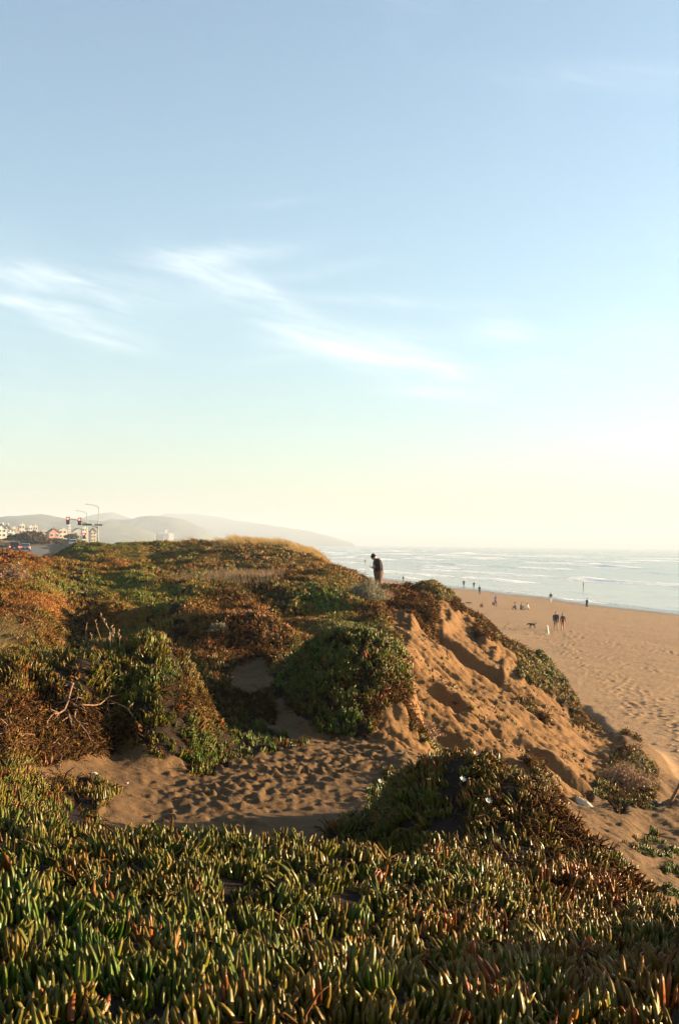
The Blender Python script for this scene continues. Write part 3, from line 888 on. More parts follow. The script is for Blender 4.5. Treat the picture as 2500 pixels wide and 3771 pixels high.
def rosette_parts(rs, nleaf, rings, length=.075, width=.0125, spread=1.0, dead=False):
    out = []
    for i in range(nleaf):
        a = i * 2.4 + rs.uniform(-.4, .4)
        f = i / max(1, nleaf - 1)
        lean = (.10 + .75 * f) * spread * rs.uniform(.75, 1.25)
        rad = .008 + .02 * f
        out.append(leaf_geo((rad * math.cos(a), rad * math.sin(a), .010 - .02 * f), a, lean, length * rs.uniform(.7, 1.15) * (1 - .15 * f), width * rs.uniform(.85, 1.2),
                            rs.uniform(.25, .6) if not dead else -.4, rings, rs.random(), rs.uniform(.8, 2.2) if dead else 0.0))
    return out


def join_leaves(parts, name, m):
    V, Fc, T, Lr = [], [], [], []
    for (v_, f_, t_, l_) in parts:
        o_ = len(V)
        V += list(v_); Fc += [tuple(i + o_ for i in f) for f in f_]; T += t_; Lr += l_
    return mesh_np(name, np.array(V), np.array(Fc), [m], dict(t=T, leafr=Lr))


def shoot_parts(rs, rings, nsh):
    """a branch end: several upright shoots, each of a few opposite leaf pairs"""
    out = []
    for s in range(nsh):
        bx_, by_ = rs.uniform(-.035, .035), rs.uniform(-.035, .035)
        for (v_, f_, t_, l_) in rosette_parts(rs, int(rs.integers(4, 7)), rings, length=rs.uniform(.062, .092), width=rs.uniform(.0155, .020), spread=rs.uniform(.3, .8)):
            out.append(([p + np.array([bx_, by_, 0]) for p in v_], f_, t_, l_))
    return out


lib = {}
def make_lib(key, n, fn):
    col = bpy.data.collections.new('plants_' + key)
    rs = np.random.default_rng(hash(key) % 1000 if False else sum(map(ord, key)))
    for i in range(n):
        o = bpy.data.objects.new('ice_plant_%s_%02d' % (key, i), join_leaves(fn(rs), 'ice_plant_' + key, LEAF))
        col.objects.link(o)
    lib[key] = (col, n)


make_lib('near', 8, lambda rs: shoot_parts(rs, 4, 2))
make_lib('mid', 8, lambda rs: shoot_parts(rs, 3, 2))
make_lib('distant', 6, lambda rs: rosette_parts(rs, 7, 2, width=.022))
make_lib('withered', 6, lambda rs: rosette_parts(rs, 9, 3, length=.085, width=.009, spread=1.5, dead=True))


def scatter_group(col):
    g = bpy.data.node_groups.new('scatter_' + col.name, 'GeometryNodeTree')
    g.interface.new_socket('Geometry', in_out='INPUT', socket_type='NodeSocketGeometry')
    g.interface.new_socket('Geometry', in_out='OUTPUT', socket_type='NodeSocketGeometry')
    gi = g.nodes.new('NodeGroupInput'); go = g.nodes.new('NodeGroupOutput')
    ci = g.nodes.new('GeometryNodeCollectionInfo')
    ci.inputs['Collection'].default_value = col
    ci.inputs['Separate Children'].default_value = True
    ci.inputs['Reset Children'].default_value = True
    ip = g.nodes.new('GeometryNodeInstanceOnPoints')
    ip.inputs['Pick Instance'].default_value = True
    def named(n, typ):
        a = g.nodes.new('GeometryNodeInputNamedAttribute')
        a.data_type = typ
        a.inputs['Name'].default_value = n
        return a.outputs['Attribute']
    er = g.nodes.new('FunctionNodeEulerToRotation')
    g.links.new(named('rot', 'FLOAT_VECTOR'), er.inputs[0])
    g.links.new(gi.outputs[0], ip.inputs['Points'])
    g.links.new(ci.outputs[0], ip.inputs['Instance'])
    g.links.new(named('idx', 'INT'), ip.inputs['Instance Index'])
    g.links.new(er.outputs[0], ip.inputs['Rotation'])
    g.links.new(named('scl', 'FLOAT'), ip.inputs['Scale'])
    g.links.new(ip.outputs[0], go.inputs[0])
    return g


groups = {}


def euler_from(tx, ty, yaw):
    """tilt (about y by tx, about x by -ty) after a turn by yaw -> XYZ euler"""
    cx, sx = np.cos(-ty), np.sin(-ty)
    cy, sy_ = np.cos(tx), np.sin(tx)
    cz, sz_ = np.cos(yaw), np.sin(yaw)
    # M = Ry * Rx * Rz
    m00 = cy * cz + sy_ * sx * sz_
    m10 = cx * sz_
    m20 = -sy_ * cz + cy * sx * sz_
    m21 = sy_ * sz_ + cy * sx * cz
    m22 = cy * cx
    return np.stack([np.arctan2(m21, m22), np.arcsin(np.clip(-m20, -1, 1)), np.arctan2(m10, m00)], -1)


def scatter(name, key, P, rot, scl, attrs, label, cat):
    col, n = lib[key]
    me = bpy.data.meshes.new(name)
    me.vertices.add(len(P))
    me.vertices.foreach_set('co', np.asarray(P, np.float32).ravel())
    a = me.attributes.new('rot', 'FLOAT_VECTOR', 'POINT'); a.data.foreach_set('vector', np.asarray(rot, np.float32).ravel())
    a = me.attributes.new('scl', 'FLOAT', 'POINT'); a.data.foreach_set('value', np.asarray(scl, np.float32))
    a = me.attributes.new('idx', 'INT', 'POINT'); a.data.foreach_set('value', rng.integers(0, n, len(P)).astype(np.int32))
    for k, arr in attrs.items():
        a = me.attributes.new(k, 'FLOAT', 'POINT'); a.data.foreach_set('value', np.asarray(arr, np.float32))
    o = link(bpy.data.objects.new(name, me))
    if key not in groups:
        groups[key] = scatter_group(col)
    md = o.modifiers.new('scatter', 'NODES')
    md.node_group = groups[key]
    return tag(o, label, cat, kind='stuff')


# colour of the mats over the dunes: (u, v, redness, withered share)
TINT = [(300, 3500, .10, .02), (1000, 3500, .15, .03), (1700, 3450, .40, .05), (2300, 3600, .55, .08), (1300, 3600, .3, .03), (800, 3150, .10, .02), (1500, 3250, .14, .03), (2200, 3400, .36, .1), (100, 3050, .12, .05), (30, 2880, .22, .1),
        (1500, 2950, .10, .03), (1700, 2850, .28, .03), (1850, 2960, .26, .1), (2050, 2980, .42, .85), (2150, 3100, .45, .9), (2000, 3150, .3, .2), (2300, 3270, .6, .4), (1750, 3120, .2, .1),
        (100, 2430, .22, .05), (60, 2490, .2, .03), (200, 2490, .2, .03), (300, 2520, .2, .1), (120, 2550, .25, .1), (420, 2510, .12, .03), (500, 2600, .12, .05), (520, 2480, .12, .05), (350, 2440, .20, .1), (560, 2350, .14, .03), (620, 2480, .16, .1), (700, 2520, .25, .35), (780, 2600, .30, .5), (120, 2600, .45, .7), (330, 2640, .4, .95), (420, 2680, .4, .97), (250, 2740, .4, .95), (600, 2680, .12, .1), (720, 2740, .08, .05), (950, 2720, .05, .0), (40, 2720, .5, .7), (300, 2920, .2, .2),
        (1200, 2400, .05, .02), (1350, 2330, .12, .05), (1450, 2420, .2, .08), (1340, 2540, .1, .1), (1420, 2560, .4, .85), (1430, 2650, .45, .9), (1300, 2650, .03, .0), (930, 2590, .3, .8), (1080, 2500, .02, .02),
        (500, 2290, .45, .1), (700, 2250, .55, .1), (900, 2260, .58, .15), (1020, 2330, .55, .25), (850, 2360, .6, .45), (650, 2340, .5, .25), (930, 2400, .5, .7),
        (80, 2220, .62, .15), (200, 2220, .60, .1), (350, 2260, .45, .25), (100, 2330, .3, .4), (350, 2150, .10, .02), (450, 2165, .06, .02), (550, 2190, .05, .02), (650, 2190, .05, .02), (250, 2170, .15, .02), (200, 2130, .26, .05), (300, 2110, .28, .1), (420, 2130, .12, .02), (150, 2160, .2, .02), (500, 2150, .12, .02), (600, 2120, .40, .15), (100, 2070, .50, .05), (400, 2080, .48, .15), (700, 2160, .3, .05), (30, 2090, .5, .1),
        (450, 2030, .14, .05), (300, 2035, .10, .02), (700, 2030, .2, .2), (800, 2060, .38, .1), (620, 2070, .3, .2), (900, 2030, .42, .15), (1050, 2060, .38, .15), (1200, 2060, .48, .2), (1050, 2100, .50, .2), (1250, 2120, .42, .2), (1000, 2150, .3, .35), (800, 2200, .3, .7), (1150, 2200, .06, .02), (1250, 2260, .04, .02), (1420, 2170, .5, .4), (1950, 2640, .4, .85), (2010, 2740, .35, .8), (1520, 2230, .45, .85), (1580, 2260, .4, .85), (1520, 2630, .4, .9), (1500, 2180, .6, .7), (1620, 2180, .18, .05), (1750, 2290, .4, .75), (1560, 2150, .3, .1),
        (1380, 2260, .3, .6), (2000, 2450, .25, .15), (2120, 2580, .3, .25), (2340, 2830, .15, .25), (2300, 2920, .2, .45), (1600, 2720, .25, .1), (1980, 2870, .2, .3), (2380, 3100, .02, .0), (2380, 3150, .02, .0), (2480, 3210, .02, 0), (2460, 3290, .02, 0), (1950, 2600, .2, .3)]
TA = np.array(TINT)


def tint_at(u, v):
    out_t = np.empty(len(u)); out_d = np.empty(len(u))
    for i in range(0, len(u), 20000):
        sl_ = slice(i, i + 20000)
        d2 = (u[sl_, None] - TA[None, :, 0]) ** 2 + (2.2 * (v[sl_, None] - TA[None, :, 1])) ** 2
        w = 1 / (d2 + 600) ** 1.6
        w /= w.sum(1, keepdims=True)
        out_t[sl_] = w @ TA[:, 2]; out_d[sl_] = w @ TA[:, 3]
    return out_t, out_d


dX = np.gradient(XX, axis=1); dY = np.gradient(YY, axis=0)
zs = blur(ZG, 2)
GXs = np.gradient(zs, axis=1) / dX
GYs = (np.gradient(zs, axis=0) - GXs * np.gradient(XX, axis=0)) / dY


AREA = np.abs(dX * dY) * np.sqrt(1 + np.clip(GXs ** 2 + GYs ** 2, 0, 6))


def sample(dens, cond):
    """random points on the ground grid, dens per square metre where cond"""
    lam = np.where(cond, AREA * dens, 0)
    cnt = rng.poisson(lam)
    ri, ci = np.nonzero(cnt)
    rep = cnt[ri, ci]
    ri = np.repeat(ri, rep).astype(float) + rng.uniform(-.5, .5, rep.sum()); ci = np.repeat(ci, rep).astype(float) + rng.uniform(-.5, .5, rep.sum())
    y = np.interp(ri, np.arange(len(yy)), yy); a = np.interp(ci, np.arange(len(GA)), GA)
    x = a * y
    rr = np.clip(np.rint(ri).astype(int), 0, len(yy) - 1); cc = np.clip(np.rint(ci).astype(int), 0, len(GA) - 1)
    return x, y, ground(x, y), rr, cc


seen = VIS > -0.004
mask = (coverS > .5)
inframe = ((PU > -260) & (PU < 2760)) | ((YY < 6) & (PU > 2000))


def plant(name, key, d0, d1, dens, s0, s1, label, lean=.45, keep_dead=None, jit=.28, extra=None):
    cond = mask & inframe & (YY >= d0) & (YY < d1) & (seen | (rng.random(YY.shape) < .12))
    if extra is not None:
        cond &= extra
    clump = np.clip(.70 + np.where(YY < 10, 1.5, .8) * fbm(XX * 5.0 * (8 / np.clip(YY, 8, 80)), YY * 5.0 * (8 / np.clip(YY, 8, 80)), 2, 301), np.where(YY < 7.2, .5, .22), 1.8)
    x, y, z, rr, cc = sample(dens * clump, cond)
    u, v = project(x, y, z)
    ti, de = tint_at(u, v)
    n = len(x)
    nz_ = fbm(x * 1.3, y * 1.3, 3, 311) * .5
    pat = fbm(x * .35 + 4, y * .22, 3, 317)
    ti = np.clip(ti * .85 + .16 * nz_ + np.where(y > 17, .13, .04) * pat + rng.normal(0, .06, n) + np.where(rng.random(n) < .035 + .25 * ti, rng.uniform(.25, .7, n), 0), 0, 1)
    dead = (rng.random(n) < np.clip(de + .25 * nz_ * (de > .05), 0, .95))
    val = np.clip(rng.normal(1.0, .16, n), .6, 1.5) * np.where(y > 24, 1.3, 1.0)
    sc = rng.uniform(s0, s1, n)
    tx = np.clip(-GXs[rr, cc] * lean, -.7, .7) + rng.normal(0, jit, n)
    ty = np.clip(-GYs[rr, cc] * lean, -.7, .7) + rng.normal(0, jit, n)
    rot = euler_from(tx, ty, rng.uniform(0, 6.28, n))
    P = np.stack([x, y, z - .012], -1)
    return P, rot, sc, ti, dead, val


def plant_zone(name, key, d0, d1, dens, s0, s1, label, **kw):
    P, rot, sc, ti, dead, val = plant(name, key, d0, d1, dens, s0, s1, label, **kw)
    lv = ~dead
    scatter(name, key, P[lv], rot[lv], sc[lv], dict(tint=ti[lv], dead=np.zeros(lv.sum()), val=val[lv]), label, 'ice plant')
    return P[dead], rot[dead], sc[dead], ti[dead], val[dead]


NEARD = 4.3
deadl = []
right_m = (PU > 1150) & (YY > 7.0) & (YY < 10.4) & (PU > 1150)
deadl.append(plant_zone('ice_plant_mat', 'near', 2.0, 5.0, 160, 1.05, 1.65, 'large dark ice plant shoots nearest the camera along the bottom'))
deadl.append(plant_zone('ice_plant_mat', 'near', 5.0, 7.15, 225, .85, 1.4, 'carpet of sunlit green ice plant cresting the foreground'))
deadl.append(plant_zone('ice_plant_mat', 'near', 7.15, 10.4, 280, .7, 1.35, 'ice plant mound right of the sandy hollow, red along its edge'))
deadl.append(plant_zone('ice_plant_mat', 'mid', 10.4, 15.0, 280, .7, 1.45, 'yellow-green ice plant over the left mound with bare roots'))
deadl.append(plant_zone('ice_plant_mat', 'mid', 15.0, 21.0, 260, .7, 1.6, 'dark green ice plant on the rounded mound at the bluff edge'))
deadl.append(plant_zone('ice_plant_mat', 'distant', 21.0, 30.0, 270, 1.0, 1.6, 'rust-orange ice plant on the low mound in the middle', lean=.3))
deadl.append(plant_zone('ice_plant_mat', 'distant', 30.0, 47.0, 150, 1.2, 2.0, 'green and orange ice plant over the sunlit middle slope', lean=.3))
deadl.append(plant_zone('ice_plant_mat', 'distant', 47.0, 95.0, 75, 1.6, 2.8, 'low green and brown plants on the farther dune ridge', lean=.3))
deadl = [np.concatenate(a) for a in zip(*deadl)]
dP, dR, dS, dT, dV = deadl
# tangles of dead stems fill the ground between the living shoots where much has withered
xw, yw, zw, rw, cw = sample(np.where(YY < 20, 520, 160), mask & inframe & (YY > 6.5) & (YY < 48) & seen)
tw, dw = tint_at(*project(xw, yw, zw))
kp = rng.random(len(xw)) < np.clip(dw * 1.1 - .12, 0, 1)
xw, yw, zw, tw = xw[kp], yw[kp], zw[kp], tw[kp]
nw_ = len(xw)
dP = np.concatenate([dP, np.stack([xw, yw, zw - .02], -1)]); dR = np.concatenate([dR, euler_from(rng.normal(0, .6, nw_), rng.normal(0, .6, nw_), rng.uniform(0, 6.28, nw_))])
dS = np.concatenate([dS, rng.uniform(.7, 1.3, nw_) * np.where(yw < 20, 1, 1.5)]); dT = np.concatenate([dT, tw]); dV = np.concatenate([dV, rng.uniform(.6, 1.2, nw_)])
scatter('withered_ice_plant', 'withered', dP, dR, dS * 1.35, dict(tint=dT, dead=np.clip(rng.normal(.92, .12, len(dP)), .4, 1), val=dV), 'brown withered ice plant tangles along the eroded edges', 'dead plants')
print('plants', [len(o.data.vertices) for o in bpy.data.objects if o.name.startswith(('ice_plant_mat', 'withered'))])
# ------------------------------------------------------------------ shape helpers for objects
def tube_geo(pts, radii, n=6):
    """swept tube: verts, quad faces"""
    pts = [Vector(p) for p in pts]
    V, Fq = [], []
    for i, p in enumerate(pts):
        d = (pts[min(i + 1, len(pts) - 1)] - pts[max(i - 1, 0)]).normalized()
        a = d.orthogonal().normalized() if i == 0 else (prev - d * prev.dot(d)).normalized()
        prev = a
        b = d.cross(a)
        r = radii[i] if hasattr(radii, '__len__') else radii
        for k in range(n):
            t_ = 2 * math.pi * k / n
            V.append(tuple(p + (a * math.cos(t_) + b * math.sin(t_)) * r))
    for i in range(len(pts) - 1):
        for k in range(n):
            Fq.append((i * n + k, i * n + (k + 1) % n, (i + 1) * n + (k + 1) % n, (i + 1) * n + k))
    Fq.append(tuple(range(n - 1, -1, -1)))
    Fq.append(tuple((len(pts) - 1) * n + k for k in range(n)))
    return V, Fq


class MB:
    """collects shapes, builds ONE mesh object"""
    def __init__(self):
        self.v, self.f, self.m = [], [], []

    def add(self, V, Fc, mi=0):
        o = len(self.v)
        self.v += [tuple(p) for p in V]
        self.f += [tuple(i + o for i in f) for f in Fc]
        self.m += [mi] * len(Fc)
        return self

    def box(self, c, s, rz=0.0, taper=(1, 1), mi=0):
        V = []
        for dz in (-.5, .5):
            k = 1 if dz < 0 else taper[0]; k2 = 1 if dz < 0 else taper[1]
            for dx, dy in ((-.5, -.5), (.5, -.5), (.5, .5), (-.5, .5)):
                x, y = dx * s[0] * k, dy * s[1] * k2
                V.append((c[0] + x * math.cos(rz) - y * math.sin(rz), c[1] + x * math.sin(rz) + y * math.cos(rz), c[2] + dz * s[2]))
        return self.add(V, [(3, 2, 1, 0), (4, 5, 6, 7), (0, 1, 5, 4), (1, 2, 6, 5), (2, 3, 7, 6), (3, 0, 4, 7)], mi)

    def tube(self, pts, radii, n=6, mi=0):
        return self.add(*tube_geo(pts, radii, n), mi)

    def prism(self, poly, axis, a, b, mi=0):
        """polygon of (p, q) extruded from a to b along an axis (0 x, 1 y, 2 z)"""
        n = len(poly)
        def mk(p, q, h):
            return {0: (h, p, q), 1: (p, h, q), 2: (p, q, h)}[axis]
        V = [mk(p, q, a) for p, q in poly] + [mk(p, q, b) for p, q in poly]
        Fc = [tuple(range(n - 1, -1, -1)), tuple(range(n, 2 * n))] + [(i, (i + 1) % n, (i + 1) % n + n, i + n) for i in range(n)]
        return self.add(V, Fc, mi)

    def ball(self, c, r, nu=10, nv=7, mi=0):
        V = []
        r = r if hasattr(r, '__len__') else (r, r, r)
        for j in range(nv + 1):
            ph = math.pi * j / nv
            for i in range(nu):
                th = 2 * math.pi * i / nu
                V.append((c[0] + r[0] * math.sin(ph) * math.cos(th), c[1] + r[1] * math.sin(ph) * math.sin(th), c[2] + r[2] * math.cos(ph)))
        Fc = [(j * nu + i, (j + 1) * nu + i, (j + 1) * nu + (i + 1) % nu, j * nu + (i + 1) % nu) for j in range(nv) for i in range(nu)]
        return self.add(V, Fc, mi)

    def build(self, name, mats, parent=None, smooth_=False, fix=True):
        me = bpy.data.meshes.new(name)
        me.from_pydata(self.v, [], self.f)
        for m in (mats if isinstance(mats, (list, tuple)) else [mats]):
            me.materials.append(m)
        me.polygons.foreach_set('material_index', np.array(self.m, np.int32))
        if fix:
            bm = bmesh.new(); bm.from_mesh(me)
            bmesh.ops.remove_doubles(bm, verts=bm.verts, dist=1e-5)
            bmesh.ops.recalc_face_normals(bm, faces=bm.faces)
            bm.to_mesh(me); bm.free()
        me.polygons.foreach_set('use_smooth', np.full(len(me.polygons), smooth_, bool))
        me.update()
        return link(bpy.data.objects.new(name, me), parent)


def copy_tree(o, parent=None):
    c = o.copy()
    C.objects.link(c)
    c.parent = parent
    for ch in o.children:
        copy_tree(ch, c)
    return c


# ------------------------------------------------------------------ figures
M_SKIN = mat('skin', (.36, .20, .13), .6)
M_HAIRD = mat('dark_hair', (.020, .014, .010), .7)
M_HAIRB = mat('light_hair', (.20, .13, .06), .7)
M_SHOE = mat('dark_shoe', (.03, .028, .025), .7)
fabric_cache = {}


def fabric(name, c):
    if name not in fabric_cache:
        fabric_cache[name] = mat(name, c, .88, var=.22, nscale=14, bump=.006, spec=.25)
    return fabric_cache[name]


def skin_mesh(verts, edges, radii, sub=1, root=0):
    me = bpy.data.meshes.new('skin_tmp')
    me.from_pydata(verts, edges, [])
    o = bpy.data.objects.new('skin_tmp', me)
    C.objects.link(o)
    md = o.modifiers.new('skin', 'SKIN')
    md.use_smooth_shade = True
    if not me.skin_vertices:
        bm = bmesh.new(); bm.from_mesh(me)
        bm.verts.layers.skin.verify()
        bm.to_mesh(me); bm.free()
    for i, r in enumerate(radii):
        sv = me.skin_vertices[0].data[i]
        sv.radius = r if hasattr(r, '__len__') else (r, r)
        sv.use_root = (i == root)
    if sub:
        ss = o.modifiers.new('sub', 'SUBSURF'); ss.levels = sub; ss.render_levels = sub
    dg = bpy.context.evaluated_depsgraph_get()
    out = bpy.data.meshes.new_from_object(o.evaluated_get(dg))
    V = [v.co.copy() for v in out.vertices]
    Fc = [tuple(p.vertices) for p in out.polygons]
    bpy.data.objects.remove(o); bpy.data.meshes.remove(me); bpy.data.meshes.remove(out)
    return V, Fc


def seg_dist(p, a, b):
    ab = b - a
    t_ = max(0, min(1, (p - a).dot(ab) / max(1e-9, ab.length_squared)))
    return (p - a - ab * t_).length


def human(loc, rz, label, top, bottom, hair, h=1.75, lean=.04, head_pitch=.1, arms=None, legs=None, seat=None, bulk=1.0, short=False, group=None, skirt=False, detail=False, hem=None, legbulk=1.0, high_collar=False):
    """one standing, walking or sitting figure facing local +y; joints in metres for a height of 1.75"""
    root = empty('person', loc, rz, label, 'person', group)
    k = h / 1.75
    pz = 0.93 if seat is None else seat
    J = {}
    J['pelvis'] = Vector((0, 0, pz)); J['waist'] = Vector((0, .01 + lean * .3, pz + .17)); J['chest'] = Vector((0, lean * 1.0, pz + .40)); J['neck'] = Vector((0, lean * 1.5, pz + .56))
    hd = Vector((0, math.sin(head_pitch), math.cos(head_pitch)))
    J['head'] = J['neck'] + Vector((0, .02, .015 if high_collar else .05)) + hd * (.085 if high_collar else .10)
    rad = dict(pelvis=(.155 * bulk, .115 * bulk), waist=(.14 * bulk, .105 * bulk), chest=(.17 * bulk, .12 * bulk), neck=(.058, .06), head=(.05, .055))
    order = ['pelvis', 'waist', 'chest', 'neck', 'head']
    edges = [('pelvis', 'waist'), ('waist', 'chest'), ('chest', 'neck'), ('neck', 'head')]
    arms = arms or {}
    legs = legs or {}
    for s, nm in ((-1, 'l'), (1, 'r')):
        sh = J['chest'] + Vector((s * .185 * bulk, 0, .09))
        el = sh + Vector(arms.get(nm + 'e', (s * .05, -.03, -.29)))
        wr = el + Vector(arms.get(nm + 'w', (s * .00, .07, -.25)))
        pm = wr + (wr - el).normalized() * .085
        J[nm + 'sh'], J[nm + 'el'], J[nm + 'wr'], J[nm + 'pm'] = sh, el, wr, pm
        rad[nm + 'sh'] = (.072 * bulk, .075 * bulk); rad[nm + 'el'] = (.052 * bulk, .052 * bulk); rad[nm + 'wr'] = (.034, .034); rad[nm + 'pm'] = (.036, .022)
        order += [nm + 'sh', nm + 'el', nm + 'wr', nm + 'pm']
        edges += [('chest', nm + 'sh'), (nm + 'sh', nm + 'el'), (nm + 'el', nm + 'wr'), (nm + 'wr', nm + 'pm')]
        hp = J['pelvis'] + Vector((s * .095, 0, -.05))
        kn = hp + Vector(legs.get(nm + 'k', (s * .01, .02, -.41)))
        an = kn + Vector(legs.get(nm + 'a', (0, -.03, -.40)))
        toe = an + Vector(legs.get(nm + 't', (s * .02, .17, -.05)))
        J[nm + 'hp'], J[nm + 'kn'], J[nm + 'an'], J[nm + 'toe'] = hp, kn, an, toe
        rad[nm + 'hp'] = (.092 * bulk, .10 * bulk); rad[nm + 'kn'] = (.064 * legbulk, .064 * legbulk); rad[nm + 'an'] = (.043 * legbulk, .046 * legbulk); rad[nm + 'toe'] = (.036, .026)
        order += [nm + 'hp', nm + 'kn', nm + 'an', nm + 'toe']
        edges += [('pelvis', nm + 'hp'), (nm + 'hp', nm + 'kn'), (nm + 'kn', nm + 'an'), (nm + 'an', nm + 'toe')]
    idx = {n: i for i, n in enumerate(order)}
    V, Fc = skin_mesh([tuple(J[n]) for n in order], [(idx[a], idx[b]) for a, b in edges], [rad[n] for n in order])
    # materials 0 top, 1 bottom, 2 skin, 3 shoe, 4 dark features
    bones = []
    for a, b in edges:
        if a in ('pelvis',) and b == 'waist': mi = 1 if not hem else 0
        elif b in ('waist', 'chest') or a == 'chest' and b != 'neck': mi = 0
        elif b == 'neck': mi = 0
        elif b == 'head': mi = 0 if high_collar else 2
        elif b[1:] in ('el', 'wr'): mi = 0
        elif b[1:] == 'pm': mi = 2
        elif b[1:] in ('hp', 'kn'): mi = 1
        elif b[1:] == 'an': mi = 2 if short else 1
        else: mi = 3
        bones.append((J[a], J[b], mi))
    mis = []
    for f in Fc:
        c = sum((V[i] for i in f), Vector()) / len(f)
        mi = min(bones, key=lambda q: seg_dist(c, q[0], q[1]))[2]
        if mi == 1 and c.z > pz + .02: mi = 0
        if mi == 0 and c.z < pz - (.10 if hem else .02) and abs(c.x) < .22 and seat is None: mi = 1
        mis.append(mi)
    mb = MB()
    mb.v = [tuple(v) for v in V]; mb.f = list(Fc); mb.m = mis
    # head with brow, nose, chin, eyes, mouth and ears
    nu, nv = (20, 16)
    Rm = Matrix.Rotation(-head_pitch, 3, 'X')
    hc = J['head'] + hd * .035
    o0 = len(mb.v)
    for j in range(nv + 1):
        ph = math.pi * j / nv
        for i in range(nu):
            th = 2 * math.pi * i / nu
            x, y, z = math.sin(ph) * math.cos(th), math.sin(ph) * math.sin(th), math.cos(ph)
            w = .078 * (1 - .20 * max(0, -z)); dp = .098
            px, py, pz_ = x * w, y * dp, z * .122
            if y > .2:
                px *= 1 - .12 * max(0, -z)
                nose = math.exp(-((x / .16) ** 2 + ((z + .12) / .20) ** 2))
                py += .024 * nose * (1.0 if z < .05 else .6)
                py += .008 * math.exp(-((z + .80) / .18) ** 2) * math.exp(-(x / .35) ** 2)
                py -= .010 * math.exp(-(((abs(x) - .38) / .16) ** 2 + ((z - .06) / .12) ** 2))
            if abs(y) < .25 and abs(x) > .8 and -.35 < z < .12:
                px *= 1.22
            mb.v.append(tuple(hc + Rm @ Vector((px, py, pz_))))
    for j in range(nv):
        for i in range(nu):
            mb.f.append((o0 + j * nu + i, o0 + (j + 1) * nu + i, o0 + (j + 1) * nu + (i + 1) % nu, o0 + j * nu + (i + 1) % nu))
            zc = math.cos(math.pi * (j + .5) / nv); th = 2 * math.pi * (i + .5) / nu
            xc, yc = math.sin(math.pi * (j + .5) / nv) * math.cos(th), math.sin(math.pi * (j + .5) / nv) * math.sin(th)
            eye = yc > .5 and .25 < abs(xc) < .55 and 0 < zc < .14
            mouth = yc > .5 and abs(xc) < .25 and -.52 < zc < -.36
            mb.m.append(4 if (eye or mouth) else 2)
    # fingers, rooted inside the palm
    for s, nm in ((-1, 'l'), (1, 'r')):
        d = (J[nm + 'pm'] - J[nm + 'wr']).normalized()
        side = d.cross(Vector((0, 0, 1)) if abs(d.z) < .8 else Vector((0, 1, 0))).normalized()
        if arms.get('palm_up') and nm in arms['palm_up']:
            curl = Vector((0, 0, 1))
        else:
            curl = Vector((-s * .6, .3, 0))
        curl = (curl - d * curl.dot(d)).normalized()
        for fi, (off, ln) in enumerate(((-.028, .066), (-.010, .078), (.009, .072), (.027, .058))):
            b0 = J[nm + 'pm'] + side * off - d * .012
            p1 = b0 + d * ln * .55 + curl * .006
            p2 = p1 + (d * .75 + curl * .65).normalized() * ln * .33
            p3 = p2 + (d * .35 + curl * .95).normalized() * ln * .27
            mb.tube([b0, p1, p2, p3], [.0098, .0092, .0082, .0062], 6, 2)
        tb = J[nm + 'wr'] + d * .03 + side * (-.022)
        mb.tube([tb, tb - side * .035 + d * .028, tb - side * .038 + d * .060 + curl * .016], [.012, .0105, .0075], 6, 2)
    m_top, m_bot = top, bottom
    if skirt:
        ring0 = [(math.cos(a) * .17, math.sin(a) * .14, pz + .06) for a in np.linspace(0, 2 * math.pi, 13)[:-1]]
        ring1 = [(math.cos(a) * .25, math.sin(a) * .24, pz - .42) for a in np.linspace(0, 2 * math.pi, 13)[:-1]]
        mb.add(ring0 + ring1, [(i, (i + 1) % 12, 12 + (i + 1) % 12, 12 + i) for i in range(12)], 0)
    # rest the lowest point on the local ground
    zmin = min(v[2] for v in mb.v)
    dz = -zmin
    mb.v = [(v[0] * k, v[1] * k, (v[2] + dz) * k) for v in mb.v]
    body = mb.build('body', [m_top, m_bot, M_SKIN, M_SHOE, M_HAIRD], root, smooth_=True, fix=False)
    # hair or hat
    hb = MB()
    hatmat, style = hair
    for (j, f) in [(0, 0)]:
        nuh, nvh = 16, 8
        V = []
        for jj in range(nvh + 1):
            lim = {'short': 1.75, 'long': 2.2, 'beanie': 1.72, 'hood': 2.0}[style]
            ph = lim * jj / nvh
            for i in range(nuh):
                th = 2 * math.pi * i / nuh
                x, y, z = math.sin(ph) * math.cos(th), math.sin(ph) * math.sin(th), math.cos(ph)
                sc_ = {'short': 1.06, 'long': 1.12, 'beanie': 1.13, 'hood': 1.22}[style]
                zz = z
                if y > .25 and style in ('short', 'long', 'hood'):
                    zz = max(z, .30)                      # keep the face free
                if y > .25 and style == 'beanie':
                    zz = max(z, .22)
                px, py, pz_ = x * .080 * sc_, y * .100 * sc_, zz * .125 * (sc_ + .02)
                if style == 'beanie' and y < -.2 and z > .45:
                    py -= .012; pz_ += .016
                if style == 'long' and z < -.2 and y < .2:
                    pz_ -= .10
                V.append(tuple((hc + Rm @ Vector((px, py, pz_)) + Vector((0, 0, dz))) * k))
        hb.add(V, [(jj * nuh + i, (jj + 1) * nuh + i, (jj + 1) * nuh + (i + 1) % nuh, jj * nuh + (i + 1) % nuh) for jj in range(nvh) for i in range(nuh)])
    hb.build({'short': 'hair', 'long': 'hair', 'beanie': 'knit_cap', 'hood': 'hood'}[style], hatmat, root, smooth_=True)
    root['dz'] = dz
    return root, {n: (p + Vector((0, 0, dz))) * k for n, p in J.items()}, Rm, hc, k, dz


